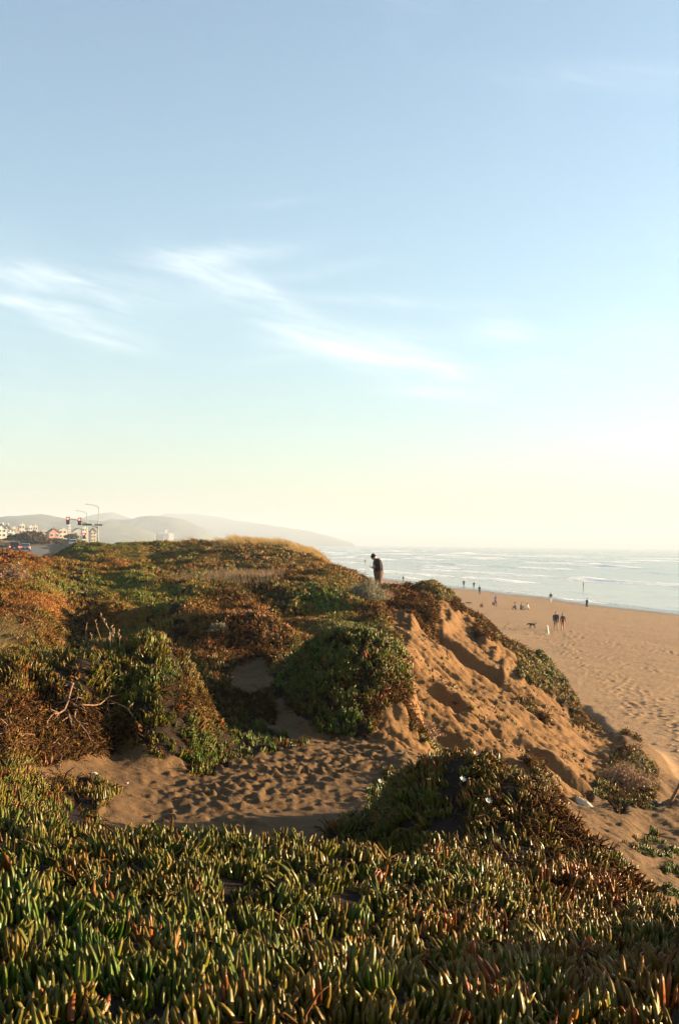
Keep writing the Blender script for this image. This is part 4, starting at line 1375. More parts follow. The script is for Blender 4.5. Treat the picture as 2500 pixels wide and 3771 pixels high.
# the man on the dune, head bowed over his phone
F_DARK = fabric('dark_jacket', (.022, .014, .011))
F_BROWN = fabric('brown_trousers', (.11, .058, .032))
F_GREY = fabric('grey_jacket', (.10, .10, .11))
F_NAVY = fabric('navy_cloth', (.030, .030, .045))
F_WHITE = fabric('white_cloth', (.62, .58, .50))
F_TAN = fabric('tan_cloth', (.30, .20, .11))
F_LILAC = fabric('lilac_cloth', (.34, .26, .30))
F_RED = fabric('red_cloth', (.42, .10, .09))
F_ORANGE = fabric('orange_cloth', (.40, .15, .06))
F_BLACK = fabric('black_cloth', (.014, .013, .014))
md_ = 45.6
mx = (1397 - 1250) / FPX * md_
mz = float(ground(mx, md_))
man, MJ, MR, MHC, mk, mdz = human((mx, md_, mz - .02), R(93), 'man in dark padded jacket and knit cap looking down at his phone on the dune', F_DARK, F_BROWN, (F_BLACK, 'beanie'), h=1.74,
    lean=.075, head_pitch=.70, bulk=2.1, hem=True, legbulk=2.0, high_collar=True,
    arms={'le': (-.03, -.075, -.27), 'lw': (.05, .20, .02), 're': (.03, -.075, -.27), 'rw': (-.05, .20, .02), 'palm_up': 'lr'},
    legs={'lk': (-.01, .03, -.41), 'rk': (.01, -.02, -.41), 'ra': (0, -.02, -.40)})
hm_ = MB()
nk = MJ['neck']
hm_.tube([nk + Vector((.11 * math.cos(a), -.035 + .085 * math.sin(a), .0 + .02 * math.cos(2 * a))) for a in np.linspace(math.pi * .9, math.pi * 2.1, 9)], [.035, .048, .058, .062, .064, .062, .058, .048, .035], 8)
hm_.build('collar', F_DARK, man, smooth_=True)
pb = MB()
p0 = (MJ['lpm'] + MJ['rpm']) / 2 + Vector((0, .055, .035))
pb.box((0, 0, 0), (.074, .15, .009)); pb.box((0, 0, .006), (.066, .136, .003), mi=1)
ph = pb.build('phone', [mat('phone_case', (.02, .02, .022), .35), mat('phone_screen', (.03, .035, .04), .1)])
ph.location = man.matrix_basis @ p0 if False else (Matrix.Translation(man.location) @ Matrix.Rotation(R(93), 4, 'Z')) @ p0
ph.rotation_euler = (R(18), 0, R(93))
tag(ph, 'small dark phone held in the hands of the man on the dune', 'phone')

# people down on the beach
def beach_at(u, v):
    return onray(u, v, 55, 460)


walk_a = dict(legs={'lk': (-.01, .16, -.39), 'la': (0, .06, -.40), 'rk': (.01, -.03, -.41), 'ra': (0, -.17, -.36)}, arms={'le': (-.05, -.12, -.27), 'lw': (0, -.02, -.25), 're': (.05, .08, -.28), 'rw': (0, .14, -.21)})
walk_b = dict(legs={'rk': (.01, .14, -.39), 'ra': (0, .04, -.40), 'lk': (-.01, -.02, -.41), 'la': (0, -.14, -.37)}, arms={'re': (.05, -.11, -.27), 'rw': (0, -.02, -.25), 'le': (-.05, .07, -.28), 'lw': (0, .13, -.22)})
stand = dict()
sit = dict(seat=.13, legs={'lk': (-.06, .30, .26), 'la': (0, .20, -.32), 'rk': (.06, .30, .26), 'ra': (0, .20, -.32), 'lt': (0, .17, -.03), 'rt': (0, .17, -.03)}, arms={'le': (-.06, .12, -.26), 'lw': (.02, .22, .02), 're': (.06, .12, -.26), 'rw': (-.02, .22, .02)}, lean=.09)
H_D, H_B, H_L = (M_HAIRD, 'short'), (M_HAIRB, 'short'), (M_HAIRD, 'long')


def person_at(p, rz, label, top, bot, hair, pose, h=1.74, **kw):
    q = dict(pose); q.update(kw)
    return human((p.x, p.y, p.z - .01), R(rz), label, top, bot, hair, h=h, **q)


grp = 'people on the beach'
x_, y_ = (1487 - 1250) / FPX * 300, 300.0
person_at(Vector((x_, y_, float(ground(x_, y_)))), 15, 'distant dark figure on the beach just right of the man on the dune', F_BLACK, F_NAVY, H_D, stand, group=grp)
person_at(beach_at(1707, 2162), 170, 'distant dark figure in brown at the waterline, leftmost of three in a row', F_NAVY, F_NAVY, H_D, stand, group=grp, bulk=1.15)
person_at(beach_at(1744, 2169), 160, 'distant dark figure at the waterline, middle one of three in a row', F_NAVY, F_GREY, H_D, walk_a, group=grp)
person_at(beach_at(1765, 2189), 20, 'slim dark figure by the wet tongue of sand, nearest of the three in a row', F_BLACK, F_BLACK, H_D, stand, group=grp)
pk = beach_at(1824, 2235)
person_at(pk, -20, 'person in a lilac top carrying a red bag, walking on dry sand', F_LILAC, F_GREY, H_D, walk_b, h=1.68, group=grp)
bgm = MB(); bgm.box((0, 0, .22), (.34, .16, .42), taper=(.85, .8))
bgm.tube([(-.11, 0, .42), (-.07, 0, .58), (.07, 0, .58), (.11, 0, .42)], .012, 6)
bgo = bgm.build('bag', F_RED); bgo.location = (pk.x - .34, pk.y + .05, pk.z + .22)
tag(bgo, 'red bag carried by the person in the lilac top', 'bag')
person_at(beach_at(1899, 2245), 75, 'person in dark clothes sitting on the sand, leftmost of the seated trio', F_NAVY, F_BLACK, H_D, sit, group=grp)
person_at(beach_at(1917, 2245), -150, 'person in dark grey sitting on the sand, middle of the seated trio', F_GREY, F_NAVY, H_D, sit, group=grp)
person_at(beach_at(1945, 2246), 80, 'person in a white top sitting on the sand, rightmost of the seated trio', F_WHITE, F_NAVY, H_B, sit, group=grp)
person_at(beach_at(2027, 2220), 165, 'person in grey with pale trousers striding at the water edge', F_GREY, F_WHITE, H_D, walk_a, h=1.8, group=grp)
person_at(beach_at(2159, 2247), -60, 'lone walker in black top and shorts at the water edge on the right', F_BLACK, F_BLACK, H_D, walk_b, h=1.76, short=True, group=grp, bulk=1.1)
wp = at(2147, 2168, 10.0)
dv = wp - Vector((0, 0, ZC)); tt_ = -ZC / dv.z
person_at(Vector((0, 0, ZC)) + dv * tt_, 100, 'pale bather standing in the shallow surf far out on the right', F_TAN, F_TAN, H_B, stand, group=grp, short=True)
person_at(beach_at(2045, 2322), 178, 'taller person of the couple, dark jacket and light-sided trousers, walking away', F_NAVY, F_TAN, H_D, walk_a, h=1.82, group=grp, bulk=1.12)
person_at(beach_at(2071, 2323), 172, 'shorter person of the couple, brown coat with an orange side, bare legs', F_BROWN, F_ORANGE, (M_HAIRB, 'long'), walk_b, h=1.68, short=True, group=grp)

# two dogs
def dog(loc, rz, label, m, pose, ln=.72):
    root = empty('dog', loc, rz, label, 'dog', 'dogs with the couple on the beach')
    if pose == 'walk':
        P = dict(hip=(0, -.26, .50), loin=(0, -.06, .50), chest=(0, .20, .47), withers=(0, .28, .54), neck=(0, .40, .55), head=(0, .52, .48), muzzle=(0, .65, .40),
                 t1=(0, -.40, .55), t2=(0, -.52, .66), t3=(0, -.56, .76))
        Rr = dict(hip=.11, loin=.105, chest=.15, withers=.11, neck=.085, head=.078, muzzle=.035, t1=.04, t2=.03, t3=.016)
        E = [('chest', 'loin'), ('loin', 'hip'), ('chest', 'withers'), ('withers', 'neck'), ('neck', 'head'), ('head', 'muzzle'), ('hip', 't1'), ('t1', 't2'), ('t2', 't3')]
        for s, n, f in ((-1, 'l', .06), (1, 'r', -.06)):
            P[n + 'k'] = (s * .09, -.20 + f, .36); P[n + 'h'] = (s * .09, -.36 + f, .19); P[n + 'p'] = (s * .09, -.33 + f, .03); P[n + 'q'] = (s * .09, -.26 + f, .02)
            P[n + 'e'] = (s * .09, .18 - f, .33); P[n + 'c'] = (s * .09, .20 - f, .16); P[n + 'f'] = (s * .09, .22 - f, .03); P[n + 'g'] = (s * .09, .28 - f, .02)
            for a, r in (('k', .062), ('h', .032), ('p', .026), ('q', .024), ('e', .055), ('c', .034), ('f', .028), ('g', .024)): Rr[n + a] = r
            E += [('hip', n + 'k'), (n + 'k', n + 'h'), (n + 'h', n + 'p'), (n + 'p', n + 'q'), ('chest', n + 'e'), (n + 'e', n + 'c'), (n + 'c', n + 'f'), (n + 'f', n + 'g')]
    else:
        P = dict(chest=(0, .12, .46), loin=(0, -.02, .28), hip=(0, -.12, .16), withers=(0, .12, .60), neck=(0, .15, .72), head=(0, .20, .82), muzzle=(0, .35, .78), t1=(0, -.26, .08), t2=(.08, -.40, .05), t3=(.16, -.48, .05))
        Rr = dict(hip=.15, loin=.15, chest=.145, withers=.12, neck=.09, head=.088, muzzle=.038, t1=.05, t2=.035, t3=.02)
        E = [('chest', 'loin'), ('loin', 'hip'), ('chest', 'withers'), ('withers', 'neck'), ('neck', 'head'), ('head', 'muzzle'), ('hip', 't1'), ('t1', 't2'), ('t2', 't3')]
        for s, n in ((-1, 'l'), (1, 'r')):
            P[n + 'k'] = (s * .14, .06, .20); P[n + 'h'] = (s * .15, -.08, .05); P[n + 'p'] = (s * .15, .04, .03)
            P[n + 'e'] = (s * .09, .16, .33); P[n + 'c'] = (s * .08, .19, .16); P[n + 'f'] = (s * .08, .20, .03); P[n + 'g'] = (s * .08, .26, .02)
            for a, r in (('k', .075), ('h', .035), ('p', .028), ('e', .055), ('c', .036), ('f', .03), ('g', .026)): Rr[n + a] = r
            E += [('hip', n + 'k'), (n + 'k', n + 'h'), (n + 'h', n + 'p'), ('chest', n + 'e'), (n + 'e', n + 'c'), (n + 'c', n + 'f'), (n + 'f', n + 'g')]
    order = ['chest'] + [n for n in P if n != 'chest']
    ix = {n: i for i, n in enumerate(order)}
    V, Fc = skin_mesh([P[n] for n in order], [(ix[a], ix[b]) for a, b in E], [Rr[n] for n in order])
    mb = MB(); mb.add(V, Fc)
    zmin = min(v[2] for v in mb.v); mb.v = [(v[0], v[1], v[2] - zmin) for v in mb.v]
    mb.build('body', m, root, smooth_=True, fix=False)
    hd = Vector(P['head'])
    for s in (-1, 1):
        e = MB(); b0 = hd + Vector((s * .055, -.02, .04))
        e.add([b0 + Vector((-.02, 0, 0)), b0 + Vector((.02, 0, 0)), b0 + Vector((s * .045, .02, -.10)), b0 + Vector((0, .02, .02)), b0 + Vector((s * .03, .035, -.05))], [(0, 1, 2), (0, 3, 1), (0, 2, 4), (1, 4, 2), (3, 4, 1), (3, 0, 4)])
        e.build('ear', m, root)
    return root


dg_ = beach_at(1958, 2314)
dog((dg_.x, dg_.y, dg_.z), R(80), 'dark brown dog with lowered head walking left of the couple', fabric('brown_fur', (.085, .045, .026)), 'walk').scale = (.82, .82, .82)
dg_ = beach_at(2013, 2337)
dog((dg_.x, dg_.y, dg_.z), R(170), 'white dog sitting upright in front of the couple', fabric('white_fur', (.70, .62, .46)), 'sit')
for (u, v, lb) in ((1726, 2222, 'short dark driftwood log lying on the dry sand near the bluff'),):
    p = beach_at(u, v)
    m_ = MB(); m_.tube([(-.55, 0, .06), (-.2, .03, .10), (.15, .0, .09), (.5, .05, .07)], [.05, .085, .08, .045], 7)
    m_.tube([(.1, 0, .1), (.22, -.1, .22)], [.04, .02], 6)
    o = m_.build('driftwood', mat('driftwood', (.07, .045, .03), .9, var=.3), smooth_=True); o.location = p
    tag(o, lb, 'driftwood')
p = beach_at(1772, 2236)
m_ = MB(); m_.box((0, 0, .25), (.42, .30, .48), taper=(.8, .7)); m_.box((0, -.17, .17), (.30, .10, .26), taper=(.9, .8))
o = m_.build('backpack', F_ORANGE); o.location = p
tag(o, 'small tan backpack standing alone on the sand near the bluff', 'bag')
# ------------------------------------------------------------------ road, vehicles, signals, houses
asphalt = mat('asphalt', (.045, .041, .036), .9, var=.25, nscale=1.5)
paint_w = mat('road_paint', (.55, .54, .50), .8)
ys_ = np.linspace(118, 900, 120)
cx_ = -59.0 - .2418 * (ys_ - 209.0)
RV, ZR = [], road_z(ys_) + ZC
for w in (-5.5, 5.5):
    RV.append(np.stack([cx_ + w * .972, ys_ + w * .235, ZR + .004], -1))
RV = np.concatenate([np.stack([RV[0][i], RV[1][i]]) for i in range(len(ys_))])
ro = link(bpy.data.objects.new('road', mesh_np('road', RV, grid_faces(len(ys_), 2), [asphalt])))
tag(ro, 'grey coastal road running behind the dunes', 'road', kind='structure')
HEAD = math.atan2(.235, .972)            # the road's direction, turned left of the view

M_GLASS = mat('car_glass', (.02, .025, .03), .08)
M_TYRE = mat('tyre', (.02, .02, .02), .85)
M_RIM = mat('wheel_rim', (.35, .35, .36), .35, metal=.8)
M_TAIL = mat('tail_light', (.55, .02, .02), .3, emit=(1, .08, .05), estr=1.2)
M_LAMP = mat('headlight_glass', (.7, .7, .68), .2)
M_PLATE = mat('number_plate', (.6, .58, .5), .6)
M_BUMP = mat('bumper_plastic', (.03, .03, .032), .6)


def car(loc, rz, label, paint, kind, name):
    """kind: suv / sedan / van; local +y is forward"""
    root = empty(name, loc, rz, label, 'car', 'vehicles on the coastal road')
    Ln, W, H, hb = {'suv': (4.7, 1.92, 1.78, 1.02), 'sedan': (4.5, 1.80, 1.44, .92), 'van': (4.9, 1.96, 1.86, 1.08)}[kind]
    h0 = .26
    if kind == 'sedan':
        low = [(-2.25, .32), (-2.22, .72), (-2.05, .95), (-1.2, .98), (.9, .96), (1.9, .84), (2.22, .68), (2.25, .34), (1.9, h0), (-1.9, h0)]
        cab = [(-1.75, .97), (-1.15, 1.40), (-.3, H), (.2, 1.42), (1.05, .96)]
    else:
        e = Ln / 2
        low = [(-e, .36), (-e + .02, .90), (-e + .10, hb), (.85, hb), (e - .35, hb - .08), (e - .04, hb - .28), (e, .40), (e - .3, h0 + .04), (-e + .3, h0 + .04)]
        cab = [(-e + .10, hb), (-e + .36, H - .10), (-e + .60, H), (.25, H), (.55, H - .08), (1.25, hb)]
    body = MB()
    n = len(low)
    def ring(poly, x, k=1.0, zk=0.0):
        return [(x, p, q) for p, q in poly]
    # three-station side-to-side loft so that the flanks are rounded
    st = [(-W / 2, .96), (-W / 2 * .93, 1.0), (W / 2 * .93, 1.0), (W / 2, .96)]
    V = []
    for x, k in st:
        V += [(x, p * k, h0 + (q - h0) * (k if q > .6 else 1)) for p, q in low]
    Fc = [(s * n + i, s * n + (i + 1) % n, (s + 1) * n + (i + 1) % n, (s + 1) * n + i) for s in range(3) for i in range(n)]
    Fc += [tuple(range(n)), tuple(range(4 * n - 1, 3 * n - 1, -1))]
    body.add(V, Fc)
    m = len(cab)
    V = []
    for sx in (-1, 1):
        V += [(sx * (W / 2 * .93 - (q - hb) * .20), p, q) for p, q in cab]
    body.add(V, [(i, (i + 1) % m, (i + 1) % m + m, i + m) for i in range(m)] + [tuple(range(m)), tuple(range(2 * m - 1, m - 1, -1))])
    bo = body.build('body', paint, root)
    bv = bo.modifiers.new('bevel', 'BEVEL'); bv.width = .05; bv.segments = 2; bv.limit_method = 'ANGLE'
    def pane(nm, pts):
        g = MB()
        c = sum((Vector(p) for p in pts), Vector()) / len(pts)
        nrm = (Vector(pts[1]) - Vector(pts[0])).cross(Vector(pts[2]) - Vector(pts[0])).normalized()
        if nrm.dot(c - Vector((0, c.y * .3, .9))) < 0: nrm = -nrm
        P = [Vector(p) + nrm * .012 for p in pts]; Q = [Vector(p) - nrm * .02 for p in pts]
        k = len(P)
        g.add(P + Q, [tuple(range(k)), tuple(range(2 * k - 1, k - 1, -1))] + [(i, (i + 1) % k, (i + 1) % k + k, i + k) for i in range(k)])
        g.build(nm, M_GLASS, root)
    def sd(sx, p, q):
        return (sx * (W / 2 * .93 - (q - hb) * .20), p, q)
    a, b = cab[0], cab[1]
    top0 = cab[1]; hi = max(q for _, q in cab)
    t0, t1 = .22, .86
    rp = [(a[0] + (b[0] - a[0]) * t, a[1] + (b[1] - a[1]) * t) for t in (t0, t1)]
    pane('rear_window', [(-W * .40, *rp[0]), (W * .40, *rp[0]), (W * .36, *rp[1]), (-W * .36, *rp[1])])
    c_, d_ = cab[-2], cab[-1]
    rp = [(d_[0] + (c_[0] - d_[0]) * t, d_[1] + (c_[1] - d_[1]) * t) for t in (.12, .9)]
    pane('windscreen', [(-W * .41, *rp[0]), (W * .41, *rp[0]), (W * .36, *rp[1]), (-W * .36, *rp[1])])
    zt = hi - .16; zl = hb + .06
    for sx in (-1, 1):
        xs = [cab[0][0] + .38, -.35, .55] if kind == 'sedan' else [cab[1][0] + .12, -1.05, -.2, .62]
        for x0, x1 in zip(xs[:-1], xs[1:]):
            pane('side_window', [sd(sx, x0 + .05, zl), sd(sx, x1 - .05, zl), sd(sx, x1 - .12, zt), sd(sx, x0 + .10, zt)])
    for sx in (-1, 1):
        for py in (-Ln * .30, Ln * .31):
            w_ = MB()
            w_.tube([(sx * (W / 2 - .20), py, .33), (sx * (W / 2 + .012), py, .33)], .33, 18)
            wo_ = w_.build('wheel', M_TYRE, root)
            r_ = MB(); r_.tube([(sx * (W / 2 + .004), py, .33), (sx * (W / 2 + .022), py, .33)], .21, 14)
            r_.build('rim', M_RIM, wo_)
        t_ = MB(); t_.box((sx * (W / 2 - .16), -Ln / 2 + .015, .86 if kind != 'sedan' else .76), (.24, .07, .26 if kind != 'sedan' else .15)); t_.build('tail_light', M_TAIL, root)
        t_ = MB(); t_.box((sx * (W / 2 - .24), Ln / 2 - .10, .68), (.36, .14, .14)); t_.build('headlight', M_LAMP, root)
        t_ = MB(); t_.box((sx * (W / 2 + .07), .72, hb + .06), (.16, .10, .13)); t_.build('door_mirror', paint, root)
    for sy in (-1, 1):
        b_ = MB(); b_.box((0, sy * (Ln / 2 - .02), .42), (W * .94, .16, .20)); b_.build('bumper', M_BUMP, root)
    b_ = MB(); b_.box((0, -Ln / 2 - .065, .66), (.34, .02, .17)); b_.build('number_plate', M_PLATE, root)
    return root


def road_pt(u, d):
    x = (u - 1250) / FPX * d
    return (x, d, float(road_z(np.array(d))) + ZC + .012)


P_BLACK = mat('black_car_paint', (.02, .02, .022), .25)
P_GREY = mat('grey_car_paint', (.16, .17, .19), .3, metal=.3)
P_SILVER = mat('silver_car_paint', (.45, .45, .44), .3, metal=.4)
P_WHITE = mat('white_car_paint', (.62, .61, .58), .3)
P_DARK = mat('dark_green_car_paint', (.05, .06, .06), .3)
car(road_pt(59, 209), HEAD, 'black sport utility car seen from behind with glowing tail lights', P_BLACK, 'suv', 'car')
car(road_pt(98, 214), HEAD, 'low grey sedan just right of the black car', P_GREY, 'sedan', 'car')
car(road_pt(272, 292), HEAD + math.pi, 'silver van with dark windscreen coming towards the camera by the signals', P_SILVER, 'van', 'car')
car(road_pt(216, 330), HEAD, 'dark sedan beside the scrub, left of the silver van', P_DARK, 'sedan', 'car')
car(road_pt(308, 330), HEAD + math.pi, 'small white car behind the silver van near the thin pole', P_WHITE, 'sedan', 'car')

M_POLE = mat('galvanised_pole', (.27, .24, .19), .6, metal=.3)
M_SIGB = mat('signal_housing', (.02, .02, .018), .6)
M_LRED = mat('red_signal_lens', (.6, .03, .03), .3, emit=(1.0, .06, .04), estr=3.0)
M_LOFF = mat('dark_signal_lens', (.03, .03, .02), .3)
M_GREEN = mat('street_sign_green', (.02, .16, .07), .5)
M_SIGNW = mat('street_sign_border', (.6, .6, .56), .5)
M_SIGNG = mat('sign_back', (.20, .19, .17), .6)
M_HEADL = mat('lamp_head', (.3, .3, .28), .5)


def signal_head(root, c, hgt=1.25, name='signal_head'):
    g = MB(); g.box(c, (.46, .30, hgt)); g.box((c[0], c[1] + .02, c[2]), (.72, .03, hgt + .28))
    h_ = g.build(name, M_SIGB, root)
    for k, zz in enumerate((.40, 0, -.40)):
        l_ = MB(); l_.tube([(c[0], c[1] - .152, c[2] + zz), (c[0], c[1] - .185, c[2] + zz)], .17 if k else .20, 14)
        l_.build('lens', M_LRED if k == 0 else M_LOFF, h_)
        v_ = MB(); n_ = 8
        arc = [(c[0] + .19 * math.cos(a), c[2] + zz + .19 * math.sin(a)) for a in np.linspace(.1, math.pi - .1, n_)]
        V = [(x, c[1] - .15, z) for x, z in arc] + [(x, c[1] - .36, z) for x, z in arc]
        v_.add(V, [(i, i + 1, n_ + i + 1, n_ + i) for i in range(n_ - 1)])
        v_.build('visor', M_SIGB, h_, fix=False)
    return h_


def signal_pole(u, d, label, mast, sign_z):
    x = (u - 1250) / FPX * d
    z = float(ground(x, d))
    ztop = ZC + (1866 - (2004 + .0115 * (u - 1250))) * -1 * 240 / FPX if mast else ZC + (1993 - 1888) * 290 / FPX
    Ht = ztop - z
    root = empty('signal_pole', (x, d, z - .05), 0, label, 'traffic signal', 'signal poles at the crossing')
    p = MB(); p.tube([(0, 0, 0), (0, 0, .5), (0, 0, Ht)], [.16, .13, .075], 10); p.box((0, 0, .12), (.42, .42, .24))
    p.build('pole', M_POLE, root)
    ln = 2.35
    a = MB(); a.tube([(0, 0, Ht - .15), (-.5, 0, Ht + .14), (-1.2, 0, Ht + .36), (-1.75, 0, Ht + .46), (-ln, 0, Ht + .55)], [.055, .05, .045, .04, .035], 8)
    arm = a.build('lamp_arm', M_POLE, root)
    l_ = MB(); l_.box((-ln - .22, 0, Ht + .56), (.55, .26, .13), taper=(.8, .7)); l_.build('lamp_head', M_HEADL, arm)
    k = d / FPX
    if mast:
        zb = Ht - (405 - 100) / 3.92 * k
        def zz(Y): return Ht - (Y - 100) / 3.92 * k
        def xx(Xz): return (Xz - 1428) / 3.92 * k
        a = MB(); a.tube([(0, 0, zz(405)), (xx(1340), 0, zz(372)), (xx(1200), 0, zz(318)), (xx(1100), 0, zz(290)), (xx(990), 0, zz(276))], [.09, .085, .075, .06, .05], 8)
        a.build('mast_arm', M_POLE, root)
        signal_head(root, (xx(990), -.16, zz(302)), 1.28)
        signal_head(root, (xx(1158), -.16, zz(312)), 1.28)
        sg = MB(); sg.box((xx(1262), -.14, zz(357)), (2.1, .04, .42), mi=0)
        so = sg.build('street_sign', M_GREEN, root)
        bd = MB()
        for (cx0, cz0, wx, hz_) in ((0, .195, 2.06, .02), (0, -.195, 2.06, .02), (-1.02, 0, .02, .38), (1.02, 0, .02, .38)):
            bd.box((xx(1262) + cx0, -.163, zz(357) + cz0), (wx, .008, hz_))
        bd.build('sign_border', M_SIGNW, so)
        s2 = MB(); s2.box((.05, -.12, zz(360)), (1.7, .04, .36)); s2.build('sign_back', M_SIGNG, root)
    else:
        signal_head(root, (-.62, -.1, Ht - (520 - 190) / 3.92 * k), 1.25)
        b_ = MB(); b_.tube([(-.42, -.08, Ht - (520 - 190) / 3.92 * k + .3), (0, 0, Ht - (520 - 190) / 3.92 * k + .3)], .03, 6); b_.build('bracket', M_POLE, root)
    return root


signal_pole(364, 240, 'tall grey pole with long signal arm, two red lights and a green street sign', True, 0)
signal_pole(321, 290, 'grey lamp pole left of the tall one with a single low red signal', False, 0)

# houses: (u0, u1, v top, v base, distance, wall colour, roof kind, storeys, label)
WALLS = {'white': (.68, .62, .52), 'cream': (.64, .53, .38), 'pink': (.52, .26, .20), 'tan': (.46, .36, .25), 'grey': (.36, .35, .34), 'red': (.42, .17, .12)}
wall_m = {k: mat('stucco_' + k, v, .9, var=.10, nscale=.8) for k, v in WALLS.items()}
M_ROOF = mat('house_roof', (.16, .12, .10), .9, var=.2)
M_WIN = mat('house_window', (.06, .07, .08), .12)
M_FRAME = mat('window_frame', (.55, .53, .48), .7)
M_DOOR = mat('house_door', (.12, .08, .06), .6)


def house(u0, u1, vt, vb, d, wall, roof, storeys, label, turn=28):
    uc = (u0 + u1) / 2
    if d < 1000:
        vt -= 7; u0 -= 2; u1 += 2
    b = at(uc, vb, d); tp = at(uc, vt, d)
    wv = (u1 - u0) / FPX * d
    H = tp.z - b.z
    rz = R(turn)
    w = wv / (math.cos(rz) + .9 * math.sin(rz)); dp = w * .9
    gz = min(b.z, float(ground(b.x, d)))
    sink = b.z - gz + .4
    root = empty('house', (b.x, d + dp, b.z), rz, label, 'house', 'houses behind the dunes')
    hw = H * (.74 if roof == 'gable' else .97)
    m_ = MB(); m_.box((0, 0, (hw - sink) / 2), (w, dp, hw + sink))
    if roof == 'gable':
        m_.prism([(-w / 2, hw), (w / 2, hw), (0, H)], 1, -dp / 2, dp / 2)
    m_.build('wall', wall_m[wall], root)
    r_ = MB()
    if roof == 'gable':
        for s in (-1, 1):
            q = [(s * (w / 2 + .25), hw - .15), (0, H + .12), (0, H + .32), (s * (w / 2 + .25), hw + .05)]
            r_.prism(q, 1, -dp / 2 - .3, dp / 2 + .3)
    else:
        r_.box((0, 0, hw + .12), (w + .35, dp + .35, .22)); r_.box((0, 0, hw + .33), (w * .96, dp * .96, .2))
    ro_ = r_.build('roof', M_ROOF if roof == 'gable' else wall_m[wall], root)
    c_ = MB(); c_.box((w * .22, dp * .15, H + .35), (.7, .7, 1.3)); c_.box((w * .22, dp * .15, H + 1.03), (.85, .85, .12)); c_.build('chimney', wall_m[wall], ro_)
    nw = max(2, int(w / 3.2)); nd = max(2, int(dp / 3.2))
    for st in range(storeys):
        zc = hw * (st + .58) / storeys
        for face in ('front', 'right'):
            nn_ = nw if face == 'front' else nd
            ext = w if face == 'front' else dp
            for i in range(nn_):
                o = -ext / 2 + ext * (i + .5) / nn_
                ww, hh = ext / nn_ * .5, hw / storeys * .46
                fr = MB(); pn = MB()
                if face == 'front':
                    fr.box((o, -dp / 2 - .03, zc), (ww + .3, .10, hh + .3)); pn.box((o, -dp / 2 - .07, zc), (ww, .08, hh))
                else:
                    fr.box((w / 2 + .03, o, zc), (.10, ww + .3, hh + .3)); pn.box((w / 2 + .07, o, zc), (.08, ww, hh))
                fo_ = fr.build('window', M_FRAME, root); pn.build('pane', M_WIN, fo_)
    dr = MB(); dr.box((w / 2 + .06, dp * .36, 1.05), (.12, 1.1, 2.1)); dr.build('door', M_DOOR, root)
    return root


house(-22, 16, 1938, 1996, 620, 'white', 'gable', 3, 'white gabled house at the far left edge of the town')
house(10, 32, 1940, 1996, 640, 'cream', 'gable', 3, 'tall cream house with steep gable right of the white gabled one')
house(25, 40, 1968, 1994, 560, 'white', 'flat', 2, 'low white block in front, left one of two below the bush')
house(38, 51, 1970, 1994, 570, 'white', 'flat', 2, 'low white block in front, right one of two below the bush')
house(40, 55, 1950, 1990, 760, 'cream', 'flat', 2, 'small cream house peeping out above the low white blocks')
house(50, 66, 1966, 1992, 600, 'pink', 'flat', 2, 'salmon pink house half hidden by the dark bush')
house(64, 86, 1939, 1985, 800, 'cream', 'flat', 3, 'tall cream apartment house standing above the dark bush')
house(82, 104, 1952, 1985, 900, 'grey', 'gable', 2, 'grey roofed house between the cream and the white towers')
house(100, 116, 1946, 1985, 820, 'white', 'flat', 3, 'narrow white house rising behind the dark bush')
house(116, 134, 1944, 1990, 850, 'cream', 'flat', 3, 'narrow cream house right of the white one')
house(115, 136, 1965, 1992, 700, 'white', 'gable', 2, 'small white gabled house right of the dark bush')
house(144, 168, 1960, 2002, 690, 'tan', 'flat', 3, 'tan house left of the red-roofed building')
house(160, 212, 1955, 2003, 560, 'red', 'gable', 2, 'large brick-red gabled building in the middle of the town', turn=34)
house(206, 240, 1958, 1998, 650, 'cream', 'flat', 3, 'cream apartment block right of the red gabled building')
house(238, 262, 1968, 1997, 680, 'tan', 'flat', 2, 'lower tan house right of the cream block')
house(250, 304, 1952, 1994, 900, 'grey', 'gable', 2, 'long grey-roofed hall behind the silver van')
house(248, 260, 1934, 1966, 1100, 'white', 'flat', 3, 'slim white tower far behind the grey hall')
house(296, 318, 1950, 1990, 800, 'cream', 'flat', 3, 'cream house directly behind the thin lamp pole')
house(326, 350, 1953, 1996, 640, 'tan', 'gable', 3, 'tan gabled house between the two street poles')
house(572, 600, 1962, 1983, 2300, 'tan', 'flat', 3, 'small distant building under the dark hill, left of the white ones')
house(604, 616, 1952, 1984, 2300, 'white', 'flat', 4, 'distant narrow white tower under the dark hill')
house(614, 638, 1964, 1985, 2300, 'white', 'flat', 3, 'distant wide white building under the dark hill, rightmost')


# ------------------------------------------------------------------ shrubs, grasses, stalks, roots
def veg_mat(name, a, b):
    m = bpy.data.materials.new(name)
    m.use_nodes = True
    t = m.node_tree
    bs = t.nodes['Principled BSDF']
    lr = attr_node(t, 'leafr').outputs['Fac']
    t.links.new(mixcol(t, lr, a, b), bs.inputs['Base Color'])
    bs.inputs['Roughness'].default_value = .8
    bs.inputs['Specular IOR Level'].default_value = .2
    tr = N(t, 'ShaderNodeBsdfTranslucent')
    t.links.new(mixcol(t, lr, a, b), tr.inputs['Color'])
    ms = N(t, 'ShaderNodeMixShader'); ms.inputs[0].default_value = .2
    L(t, bs, 0, ms, 1); L(t, tr, 0, ms, 2); L(t, ms, 0, t.nodes['Material Output'], 'Surface')
    return m


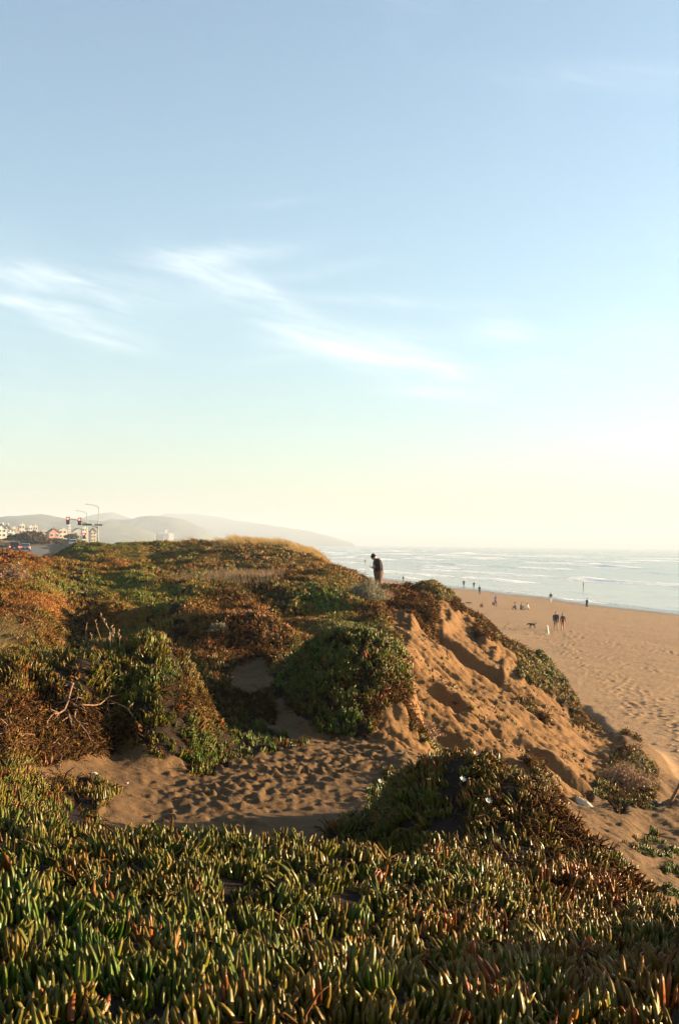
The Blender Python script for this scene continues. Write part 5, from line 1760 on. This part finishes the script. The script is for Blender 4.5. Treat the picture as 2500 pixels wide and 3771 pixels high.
def leaf_cloud(name, n, center, rad, size, m, parent, rs, flat=.0, up=.3, lump=.35):
    """n small leaf faces through an uneven dome"""
    P = rs.normal(size=(n, 3)); P /= np.linalg.norm(P, axis=1)[:, None]
    P[:, 2] = np.abs(P[:, 2])
    r = rs.random(n) ** .4
    lob = 1 + lump * fbm(np.arctan2(P[:, 1], P[:, 0]) * 1.6 + 3, P[:, 2] * 2.5, 3, int(rs.integers(1, 999)))
    P = P * (r * lob)[:, None] * np.array(rad) + np.array(center)
    d = rs.normal(size=(n, 3)); d[:, 2] += up; d /= np.linalg.norm(d, axis=1)[:, None]
    e = np.cross(d, rs.normal(size=(n, 3))); e /= np.linalg.norm(e, axis=1)[:, None]
    s = size * rs.uniform(.6, 1.4, n)[:, None]
    V = np.stack([P - e * s * .22, P + d * s * .5 + e * s * .05, P + e * s * .22, P + d * s], 1)
    V = np.stack([P - d * s * .5, P + e * s * .25, P + d * s * .5, P - e * s * .25], 1).reshape(-1, 3)
    Fc = np.arange(n * 4).reshape(n, 4)
    me = mesh_np(name, V, Fc, [m], dict(leafr=np.repeat(rs.random(n), 4)), smooth_=False)
    return link(bpy.data.objects.new(name, me), parent)


def stems(name, n, rad, hgt, m, parent, rs, r0=.012, depth=2):
    g = MB()
    for i in range(n):
        a = rs.uniform(0, 6.28); q = rs.uniform(.2, 1)
        tip = np.array([math.cos(a) * rad * q, math.sin(a) * rad * q, hgt * rs.uniform(.6, 1.0) * (1.1 - .5 * q)])
        pts = [np.zeros(3) + rs.normal(0, .01, 3) * [1, 1, 0]]
        for k in range(1, 5):
            pts.append(tip * k / 4 + rs.normal(0, .035 * hgt, 3) + np.array([0, 0, .1 * hgt * math.sin(k / 4 * math.pi)]))
        g.tube(pts, [r0, r0 * .8, r0 * .6, r0 * .45, r0 * .25], 5)
    return g.build(name, m, parent, fix=False, smooth_=True)


V_SILVER = veg_mat('silver_leaves', (.11, .105, .062), (.26, .235, .155))
V_DRY = veg_mat('dry_twigs', (.16, .095, .055), (.30, .19, .115))
V_DARKB = veg_mat('dark_scrub', (.045, .030, .018), (.095, .060, .030))
V_GREENB = veg_mat('green_scrub', (.040, .045, .016), (.085, .075, .028))
M_TWIG = mat('twig_bark', (.15, .082, .042), .9, var=.3, nscale=40)
M_TWIGD = mat('dark_twig_bark', (.075, .045, .028), .9, var=.3)


def shrub(u, v, d, rad, hgt, label, leafm, twigm, n, size, seed, up=.6, stemn=16, name='shrub'):
    rs = np.random.default_rng(seed)
    x = (u - 1250) / FPX * d
    z = float(ground(x, d))
    root = empty(name, (x, d, z - .03), 0, label, 'shrub')
    stems('stem', stemn, rad[0] * .9, hgt, twigm, root, rs, r0=.010 * max(1, rad[0]))
    if n:
        leaf_cloud('foliage', n, (0, 0, hgt * .12), (rad[0], rad[1], hgt * .85), size, leafm, root, rs, up=up)
    return root


shrub(1352, 2215, 35.5, (.62, .6), .62, 'silvery grey-green shrub at the bluff edge below the man', V_SILVER, M_TWIG, 6500, .055, 1)
shrub(1405, 2190, 38.5, (.42, .5), .42, 'small brown-tipped shrub beside the silvery one on the bluff edge', V_DRY, M_TWIG, 2600, .05, 2)
shrub(807, 2330, 22.9, (.20, .18), .20, 'small round grey-green cushion shrub on the orange mound', V_SILVER, M_TWIG, 1600, .035, 3)
shrub(35, 2160, 29.5, (.62, .6), .50, 'dry pinkish-brown twiggy shrub at the left edge', V_DRY, M_TWIG, 3800, .06, 4, up=1.4, stemn=60)
shrub(1398, 2172, 43.6, (.55, .35), .34, 'dark low shrub hiding the feet of the man on the dune', V_GREENB, M_TWIGD, 2400, .07, 5)
shrub(112, 1985, 318, (5.4, 5), 2.6, 'large dark brown bush covering the dune in front of the houses', V_DARKB, M_TWIGD, 5200, .75, 6, name='bush')
shrub(150, 1995, 312, (3.4, 3), 1.6, 'right-hand low spur of dark brown scrub beside the large bush', V_DARKB, M_TWIGD, 1800, .6, 7, name='bush')
shrub(212, 2003, 322, (2.2, 2), 1.5, 'dark green bush on the roadside between bush and signals', V_GREENB, M_TWIGD, 1200, .5, 8, name='bush')
shrub(268, 1996, 415, (2.8, 2.4), 1.7, 'rounded dark bush behind the silver van', V_GREENB, M_TWIGD, 1400, .6, 9, name='bush')
shrub(232, 2004, 400, (2.6, 2.4), 1.2, 'grey-green bush left of the silver van', V_GREENB, M_TWIGD, 1400, .6, 10, name='bush')
shrub(12, 2020, 260, (3.5, 3), .7, 'low olive scrub on the far dune at the left edge', V_GREENB, M_TWIGD, 2200, .55, 11, name='bush')
shrub(1560, 2705, 15.6, (.30, .25), .20, 'small dry bramble below the clay scarp by the path', V_DRY, M_TWIG, 900, .04, 12, stemn=30)
shrub(2300, 2900, 25.8, (.75, .6), .45, 'brown and green bush at the foot of the bluff on the right', V_DRY, M_TWIGD, 3000, .06, 13, stemn=40)

# grasses: uncountable, one object per stand
def grass(name, pts, hgt, wid, bend, m, label, seed, blades=22, spread=.09, lean=(-1, -.1)):
    rs = np.random.default_rng(seed)
    n = len(pts) * blades
    base = np.repeat(np.array(pts), blades, 0) + np.concatenate([rs.normal(0, spread, (n, 2)), np.zeros((n, 1))], 1)
    base[:, 2] = ground(base[:, 0], base[:, 1]) - .02
    h_ = hgt * rs.uniform(.5, 1.15, n)
    ang = rs.normal(0, .35, n)
    dirx = lean[0] * np.cos(ang) - lean[1] * np.sin(ang); diry = lean[0] * np.sin(ang) + lean[1] * np.cos(ang)
    dvec = np.stack([dirx, diry, np.zeros(n)], 1)
    jx = rs.normal(0, .22, (n, 2)) * h_[:, None]
    b_ = bend * rs.uniform(.4, 1.2, n) * h_
    w = wid * rs.uniform(.6, 1.3, n)
    side = np.stack([np.cos(rs.uniform(0, 3.14, n)), np.sin(rs.uniform(0, 3.14, n)) * .4, np.zeros(n)], 1)
    lay = []
    for t_, wk in ((0, 1), (.45, .85), (.8, .5), (1, .08)):
        c = base + np.stack([jx[:, 0] * t_, jx[:, 1] * t_, h_ * t_ * (1 - .25 * t_ * bend)], 1) + dvec * (b_ * t_ * t_)[:, None]
        lay += [c - side * (w * wk)[:, None], c + side * (w * wk)[:, None]]
    V = np.stack(lay, 1).reshape(-1, 3)
    q = np.arange(n)[:, None] * 8
    Fc = np.concatenate([q + np.array([0, 1, 3, 2]), q + np.array([2, 3, 5, 4]), q + np.array([4, 5, 7, 6])], 0)
    me = mesh_np(name, V, Fc, [m], dict(leafr=np.repeat(rs.random(n), 8)), smooth_=False)
    return tag(link(bpy.data.objects.new(name, me)), label, 'grass', kind='stuff')


V_GOLD = veg_mat('golden_grass', (.42, .27, .095), (.66, .45, .18))
V_STRAW = veg_mat('straw_stalks', (.24, .155, .085), (.40, .28, .17))


def stand_pts(n, us, ds, seed, tufts=0):
    rs = np.random.default_rng(seed)
    def pick():
        t_ = rs.random() * (len(us) - 1)
        k = int(t_); f = t_ - k
        u = us[k] * (1 - f) + us[k + 1] * f + rs.normal(0, 10)
        d = ds[k] * (1 - f) + ds[k + 1] * f + rs.normal(0, 1.3)
        return np.array([(u - 1250) / FPX * d, d, 0.0])
    if not tufts:
        return [tuple(pick()) for i in range(n)]
    cs = [pick() for i in range(tufts)]
    wt = rs.uniform(.2, 1, tufts); wt /= wt.sum()
    return [tuple(cs[k] + np.append(rs.normal(0, .22 + wt[k] * 3, 2), 0)) for k in rs.choice(tufts, n, p=wt)]


grass('dune_grass', stand_pts(150, (850, 900, 950, 1000, 1060), (71, 72, 72, 71, 69), 21, 22), .66, .013, .9, V_GOLD, 'golden wind-bent dune grass on the top of the far ridge', 22, blades=26, spread=.16)
grass('dune_grass', stand_pts(140, (1090, 1130, 1180, 1240, 1310), (67, 66, 63, 60, 55), 23, 20), .62, .013, 1.0, V_GOLD, 'golden dune grass running down the ridge behind the man', 24, blades=26, spread=.15)
grass('dune_grass', stand_pts(80, (500, 600, 700, 800, 860), (76, 77, 77, 75, 72), 25, 18), .42, .012, .7, V_GOLD, 'short golden grass along the left part of the ridge crest', 26, blades=20, spread=.2)
grass('dry_reeds', stand_pts(150, (800, 850, 900, 960, 1010), (39, 40, 40, 40, 39.5), 27), .36, .006, .15, V_STRAW, 'stand of pale dry upright stalks in the middle distance', 28, blades=12, spread=.2)
grass('dry_reeds', stand_pts(40, (640, 690, 740, 780), (37.5, 38, 38.5, 39), 29), .26, .006, .15, V_STRAW, 'sparse pale stalks left of the main dry stand', 30, blades=10, spread=.2)
grass('dry_grass', stand_pts(26, (-40, 10, 50), (17.2, 17.4, 17.6), 31), .30, .004, 1.5, V_GOLD, 'small tuft of golden grass at the left edge above the mound', 32, blades=26, spread=.12, lean=(1, 0))

# single dry stalks on the left mound
M_STALK = mat('dry_stalk', (.30, .18, .09), .85, var=.25, nscale=30)
STALKS = [((321, 2298), (315, 2364), 'thick upright dry stalk, leftmost on the left mound'), ((336, 2336), (340, 2368), 'shortest dry stalk, second from the left on the mound'),
          ((353, 2287), (377, 2362), 'dry stalk leaning left, third from the left on the mound'), ((370, 2266), (433, 2366), 'tallest dry stalk leaning far to the left on the mound'),
          ((404, 2340), (411, 2384), 'short dry stalk in front of the tallest one on the mound'), ((415, 2313), (424, 2366), 'slim dry stalk right of the tallest one on the mound'), ((433, 2327), (447, 2390), 'bent dry stalk, rightmost on the left mound')]
rs = np.random.default_rng(77)
for (tu, tv), (bu, bv_), lb in STALKS:
    b = onray(bu, bv_ + 8, 9, 30)
    tp = at(tu, tv, b.y + .02)
    root = empty('dry_stalk', b, 0, lb, 'dry stalk', 'dry stalks on the left mound')
    v = tp - b
    pts = [Vector((0, 0, -.04)), v * .33 + Vector((rs.normal(0, .008), 0, 0)), v * .66 + Vector((rs.normal(0, .01), 0, 0)), v]
    g = MB(); g.tube(pts, [.0065, .0058, .005, .0035], 6); g.build('stem', M_STALK, root, smooth_=True)
    for k in range(3):
        s_ = MB(); c = v * (.62 + .17 * k)
        s_.tube([c, c + Vector((rs.uniform(-.02, .02), rs.uniform(-.02, .02), .022)), c + Vector((rs.uniform(-.025, .025), 0, .045))], [.004, .009, .003], 6)
        s_.build('seed_head', M_STALK, root, smooth_=True)
b = at(1345, 2100, 54.0); b.z = float(ground(b.x, 54.0))
root = empty('dry_stalk', b, 0, 'thin pale seed stalk standing against the sea left of the man', 'dry stalk')
tp = at(1345, 2067, 54.0)
g = MB(); g.tube([(0, 0, -.05), (.01, 0, (tp.z - b.z) * .5), (0, 0, tp.z - b.z)], [.012, .010, .008], 6); g.build('stem', V_STRAW if False else M_STALK, root)
g = MB(); g.tube([(0, 0, tp.z - b.z - .05), (0, 0, tp.z - b.z + .02), (0, 0, tp.z - b.z + .10)], [.015, .04, .012], 8); g.build('seed_head', M_STALK, root, smooth_=True)

# bare roots hanging in the hollow
ROOTS = {'A': ('tangled bare brown roots hanging over the dark hollow of the left mound',
               [[(605, 225), (575, 320), (545, 430), (440, 470), (390, 550), (385, 620), (400, 670)], [(545, 430), (570, 490), (600, 560), (640, 610)], [(640, 410), (610, 480), (640, 540), (700, 590), (740, 660), (790, 710), (845, 800)],
                [(560, 350), (600, 400), (640, 410), (700, 400), (780, 400), (860, 350), (940, 320), (985, 310)], [(690, 565), (755, 595)], [(500, 385), (560, 350), (640, 340), (690, 350)], [(400, 670), (460, 710), (520, 750)], [(530, 490), (500, 570)], [(545, 430), (590, 520), (600, 590)], [(480, 200), (550, 195), (605, 225)],
                [(860, 350), (930, 370), (1050, 430), (1150, 550)], [(915, 440), (905, 490), (890, 535)]]),
         'B': ('pale twisted dead branches at the left edge above the foreground',
               [[(40, 480), (100, 570), (160, 600), (200, 650), (170, 690), (215, 740), (240, 790), (230, 850), (260, 820)], [(15, 775), (70, 765), (130, 780), (240, 785)], [(100, 570), (110, 620), (95, 650)], [(170, 690), (115, 715)], [(240, 790), (300, 750), (340, 690)], [(0, 610), (60, 640), (130, 700)], [(490, 860), (500, 930)], [(330, 930), (380, 980), (390, 1010)]])}
for key, (lb, lines) in ROOTS.items():
    W = []
    for ln in lines:
        W.append([])
        for j, (px, py) in enumerate(ln):
            p = onray(px / 2.24, 2420 + py / 2.24, 8.5, 20)
            dirc = (Vector((0, 0, ZC)) - p).normalized()
            W[-1].append(p + dirc * (.05 + .10 * math.sin(j / max(1, len(ln) - 1) * math.pi)))
    base = sum((q for ln in W for q in ln), Vector()) / sum(len(ln) for ln in W)
    base.z = float(ground(base.x, base.y))
    root = empty('dead_shrub', base, 0, lb, 'dead shrub')
    for i, ln in enumerate(W):
        pts = []
        for a, b in zip(ln[:-1], ln[1:]):
            for t_ in (0, .5):
                pts.append(a.lerp(b, t_) - base + Vector(rs.normal(0, .008, 3)))
        pts.append(ln[-1] - base)
        r0 = .0125 if i < 4 else .0085
        rad_ = [r0 * (1 - .6 * k / (len(pts) - 1)) for k in range(len(pts))]
        g = MB(); g.tube(pts, rad_, 6)
        for _ in range(4):
            k = int(rs.integers(1, len(pts) - 1)) if len(pts) > 2 else 0
            o_ = pts[k]
            e = Vector(rs.normal(0, .06, 3)); e2 = e + Vector(rs.normal(0, .05, 3))
            g.tube([o_, o_ + e, o_ + e2], [r0 * .5, r0 * .35, r0 * .15], 5)
        g.build('branch', M_TWIG, root, smooth_=True, fix=False)

# flowers on the ice plant
M_PETW = mat('white_petal', (.72, .66, .52), .6)
M_PETP = mat('pink_petal', (.62, .35, .30), .6)
M_EYE = mat('flower_eye', (.45, .33, .06), .7)
for (u, v, m_, lb) in ((1703, 2897, M_PETW, 'white ice plant flower high on the right mound'), (1797, 2978, M_PETW, 'large pale flower in the middle of the right mound'), (1752, 2800, M_PETP, 'pale pink flower on the very crest of the right mound'),
                      (1413, 3016, M_PETP, 'small pink flower low at the left foot of the right mound'), (1400, 2895, M_PETW, 'greyish white flower at the left shoulder of the right mound')):
    p = onray(u, v + 12, 6, 14)
    root = empty('flower', p + Vector((0, 0, .075)), 0, lb, 'flower', 'flowers on the right mound')
    st = MB(); st.tube([(0, 0, -.08), (0, 0, -.03), (0, 0, 0)], [.005, .006, .010], 6); st.build('stalk', mat('flower_stalk', (.06, .09, .02), .6), root)
    pt = MB()
    for k in range(26):
        a = k * 2.399; r1 = .026 + .009 * (k % 3); zt = .004 + .006 * (k % 3)
        ca_, sa_ = math.cos(a), math.sin(a)
        pt.add([(ca_ * .007 - sa_ * .0022, sa_ * .007 + ca_ * .0022, .001), (ca_ * .007 + sa_ * .0022, sa_ * .007 - ca_ * .0022, .001), (ca_ * r1 + sa_ * .003, sa_ * r1 - ca_ * .003, zt + .006), (ca_ * r1 - sa_ * .003, sa_ * r1 + ca_ * .003, zt + .006)], [(0, 1, 2, 3)])
    po = pt.build('petals', m_, root, fix=False)
    c_ = MB(); c_.ball((0, 0, .004), (.009, .009, .006)); c_.build('flower_eye', M_EYE, root, smooth_=True)
    root.rotation_euler = (R(35), R(20), 0)
    root.scale = (.62, .62, .62)

# stake, slab, litter
p = onray(2462, 2962, 14, 40)
root = empty('wooden_stake', p, 0, 'weathered wooden stake leaning right at the right edge of the sand', 'stake')
tp = at(2528, 2838, p.y + .05) - p
g = MB(); g.tube([tp * -.12, tp * .3 + Vector((.005, 0, 0)), tp * .7, tp], [.035, .034, .031, .027], 7); g.build('shaft', mat('stake_wood', (.19, .085, .035), .85, var=.35, nscale=25, bump=.01), root)
g = MB(); g.tube([tp * .28, tp * .28 + Vector((.10, -.02, .16)), tp * .28 + Vector((.16, -.02, .34))], [.018, .015, .010], 6); g.build('side_branch', mat('stake_branch', (.16, .08, .04), .85, var=.3), root)
tag(root, None, None)


def rock(name, p, size, m, label, cat, seed, squash=(1, 1, .5)):
    rs_ = np.random.default_rng(seed)
    bm = bmesh.new()
    bmesh.ops.create_icosphere(bm, subdivisions=3, radius=1)
    for v in bm.verts:
        c = v.co
        n_ = float(fbm(np.array([c.x * 1.3 + seed]), np.array([c.y * 1.3 + c.z * 1.7]), 3, seed)[0])
        k = 1 + .22 * n_
        v.co = Vector((round(c.x * k * 2.5) / 2.5 * .5 + c.x * k * .5, c.y * k, c.z * k))
        v.co = Vector((v.co.x * size * squash[0], v.co.y * size * squash[1], v.co.z * size * squash[2]))
    me = bpy.data.meshes.new(name); bm.to_mesh(me); bm.free()
    me.materials.append(m)
    o = link(bpy.data.objects.new(name, me)); o.location = p
    return tag(o, label, cat)


M_PALE = mat('pale_stone', (.46, .40, .31), .85, var=.2, nscale=6, bump=.02)
p = onray(2152, 2965, 12, 40)
o = rock('stone_slab', p + Vector((0, 0, .0)), .20, M_PALE, 'pale stone slab half buried at the foot of the bluff', 'stone', 5, (1.0, .55, .35)); o.rotation_euler = (0, R(32), R(-15))
for (u, v, sz, lb, sd) in ((348, 2853, .028, 'white scrap of litter on the dark sand of the hollow', 11), (468, 2886, .015, 'tiny white shell right of the white scrap on the sand', 12), (2415, 2965, .09, 'flat dark stone on the sand crest left of the stake', 13), (2335, 3200, .05, 'small dark stone on the pale sand right of the mound', 14)):
    p = onray(u, v, 6, 40)
    rock('stone' if sd > 12 else 'litter', p + Vector((0, 0, sz * .3)), sz, M_PALE if sd < 13 else mat('dark_stone', (.09, .06, .045), .9, var=.3), lb, 'stone' if sd > 12 else 'litter', sd)

# crumbs of soil over the bluff
M_CLOD = mat('soil_clod', (.20, .105, .042), .95, var=.3, nscale=8, bump=.02)
colc = bpy.data.collections.new('plants_clod')
for i in range(4):
    bm = bmesh.new(); bmesh.ops.create_icosphere(bm, subdivisions=1, radius=.05)
    for v in bm.verts:
        v.co *= 1 + rs.uniform(-.3, .3); v.co.z *= .7
    me = bpy.data.meshes.new('clod'); bm.to_mesh(me); bm.free(); me.materials.append(M_CLOD)
    colc.objects.link(bpy.data.objects.new('clod_%d' % i, me))
lib['clod'] = (colc, 4)
cn = np.clip(fbm(XX * .6, YY * .6, 2, 401) + .35, 0, 1.2)
x, y, z, rr, cc = sample(34 * cn, (clay > .5) & (coverS < .5) & (YY < 52))
n = len(x)
scatter('soil_clods', 'clod', np.stack([x, y, z], -1), rng.uniform(0, 6.28, (n, 3)), rng.exponential(.32, n) + .15, {}, 'loose crumbs of brown soil over the bluff face', 'soil')
# thin weeds on the lower bluff
wn_ = np.clip(fbm(XX * .5 + 7, YY * .35, 3, 402) - .05, 0, 1)
x, y, z, rr, cc = sample(26 * wn_, (clay > .4) & (coverS < .5) & (YY < 46) & (PV > 2380))
n = len(x)
scatter('bluff_weeds', 'mid', np.stack([x, y, z - .01], -1), euler_from(rng.normal(0, .4, n), rng.normal(0, .4, n), rng.uniform(0, 6.28, n)), rng.uniform(.6, 1.5, n), dict(tint=rng.uniform(0, .5, n), dead=(rng.random(n) < .6) * .9, val=rng.uniform(.7, 1.2, n)), 'sparse small weeds and dry tufts on the bluff face', 'weeds')
# twigs and litter on the sandy hollow, thickened farther back to darken it like shade
x, y, z, rr, cc = sample(np.where(YY > 14.5, 45, 14), (coverS < .4) & (clay < .3) & (YY > 7) & (YY < 22) & (PU < 1700) & (PU > -100))
n = len(x)
scatter('sand_litter', 'withered', np.stack([x, y, z - .02], -1), euler_from(rng.normal(0, .8, n), rng.normal(0, .8, n), rng.uniform(0, 6.28, n)), rng.uniform(.25, .6, n), dict(tint=rng.uniform(0, .5, n), dead=np.ones(n), val=rng.uniform(.6, 1.2, n)), 'scattered dry bits of plant on the trampled sand, thickened at the back in place of shade', 'plant litter')

# ------------------------------------------------------------------ single big shoots at the front
TM = {'green': leaf_material('ice_plant_leaf_green', (.03, 0, 1.05)), 'mixed': leaf_material('ice_plant_leaf_mixed', (.30, 0, 1.05)), 'red': leaf_material('ice_plant_leaf_red', (.85, 0, 1.1))}
leafmesh = {}
rs = np.random.default_rng(5)
for key, m_ in TM.items():
    leafmesh[key] = []
    for i in range(6):
        v_, f_, t_, l_ = leaf_geo((0, 0, 0), 0, 0, 1.0, rs.uniform(.19, .24), rs.uniform(.0, .1), 4, rs.random(), rs.uniform(-.35, -.1))
        leafmesh[key].append(mesh_np('leaf', np.array(v_), np.array(f_), [m_], dict(t=t_, leafr=l_)))


def rosette(u, v, colour, size, label, group, n=11, second=None):
    p = onray(u, v, 2.2, 9)
    root = empty('ice_plant_shoot', p - Vector((0, 0, .01)), rs.uniform(0, 6.28), label, 'ice plant', group)
    for i in range(n):
        key = second if (second and rs.random() < .4) else colour
        o = bpy.data.objects.new('leaf', leafmesh[key][int(rs.integers(0, 6))])
        f = i / (n - 1)
        a = i * 2.4 + rs.uniform(-.3, .3)
        lean = (.08 + .75 * f) * rs.uniform(.8, 1.2)
        ln = size * rs.uniform(.8, 1.1) * (1 - .2 * f)
        o.scale = (ln * .95, ln * .95, ln)
        o.rotation_euler = (0, lean, a)
        o.location = (math.cos(a) * .012 * (1 + f), math.sin(a) * .012 * (1 + f), .02 - .02 * f)
        link(o, root)
    return root


SPECIAL = [(1743, 3600, 'red', .135, 'tall bright red ice plant shoot standing out near the bottom centre', 'mixed'), (1391, 3690, 'green', .135, 'large green rosette at the bottom, left of the bright red shoot', None), (1764, 3735, 'mixed', .125, 'green and red shoot at the bottom edge below the bright red shoot', 'red'),
           (2228, 3680, 'red', .12, 'red rosette near the bottom right, left of the corner one', 'mixed'), (2440, 3740, 'red', .12, 'orange-red curled rosette in the bottom right corner', 'mixed'), (1169, 3750, 'mixed', .135, 'tall orange-red shoot at the bottom edge left of centre', 'red'),
           (539, 3485, 'mixed', .11, 'red-tipped shoot in the left half of the foreground', 'red'), (398, 3290, 'red', .085, 'small reddish shoot near the foreground crest on the left', 'mixed'), (1250, 3400, 'mixed', .10, 'green shoot with red side leaves in the centre of the foreground', 'green'), (2303, 3620, 'mixed', .11, 'orange-green shoot above the red rosettes at the right', 'green'),
           (1664, 3650, 'red', .10, 'sprawling red shoot lying left of the bright red one', None), (1970, 3420, 'red', .09, 'red-leaved shoot on the right part of the foreground crest', 'mixed')]
for (u, v, col_, sz, lb, sec) in SPECIAL:
    rosette(u, v, col_, sz, lb, 'ice plant shoots nearest the camera', second=sec)
for i in range(34):
    u, v = rs.uniform(20, 2480), rs.uniform(3480, 3790)
    c_ = rs.choice(['green', 'green', 'green', 'mixed'])
    rosette(u, v, c_, rs.uniform(.09, .125), 'green ice plant shoot among many alike along the bottom of the foreground' if c_ == 'green' else 'green and orange ice plant shoot among many alike along the bottom', 'green shoots nearest the camera' if c_ == 'green' else 'orange-green shoots nearest the camera', n=10)
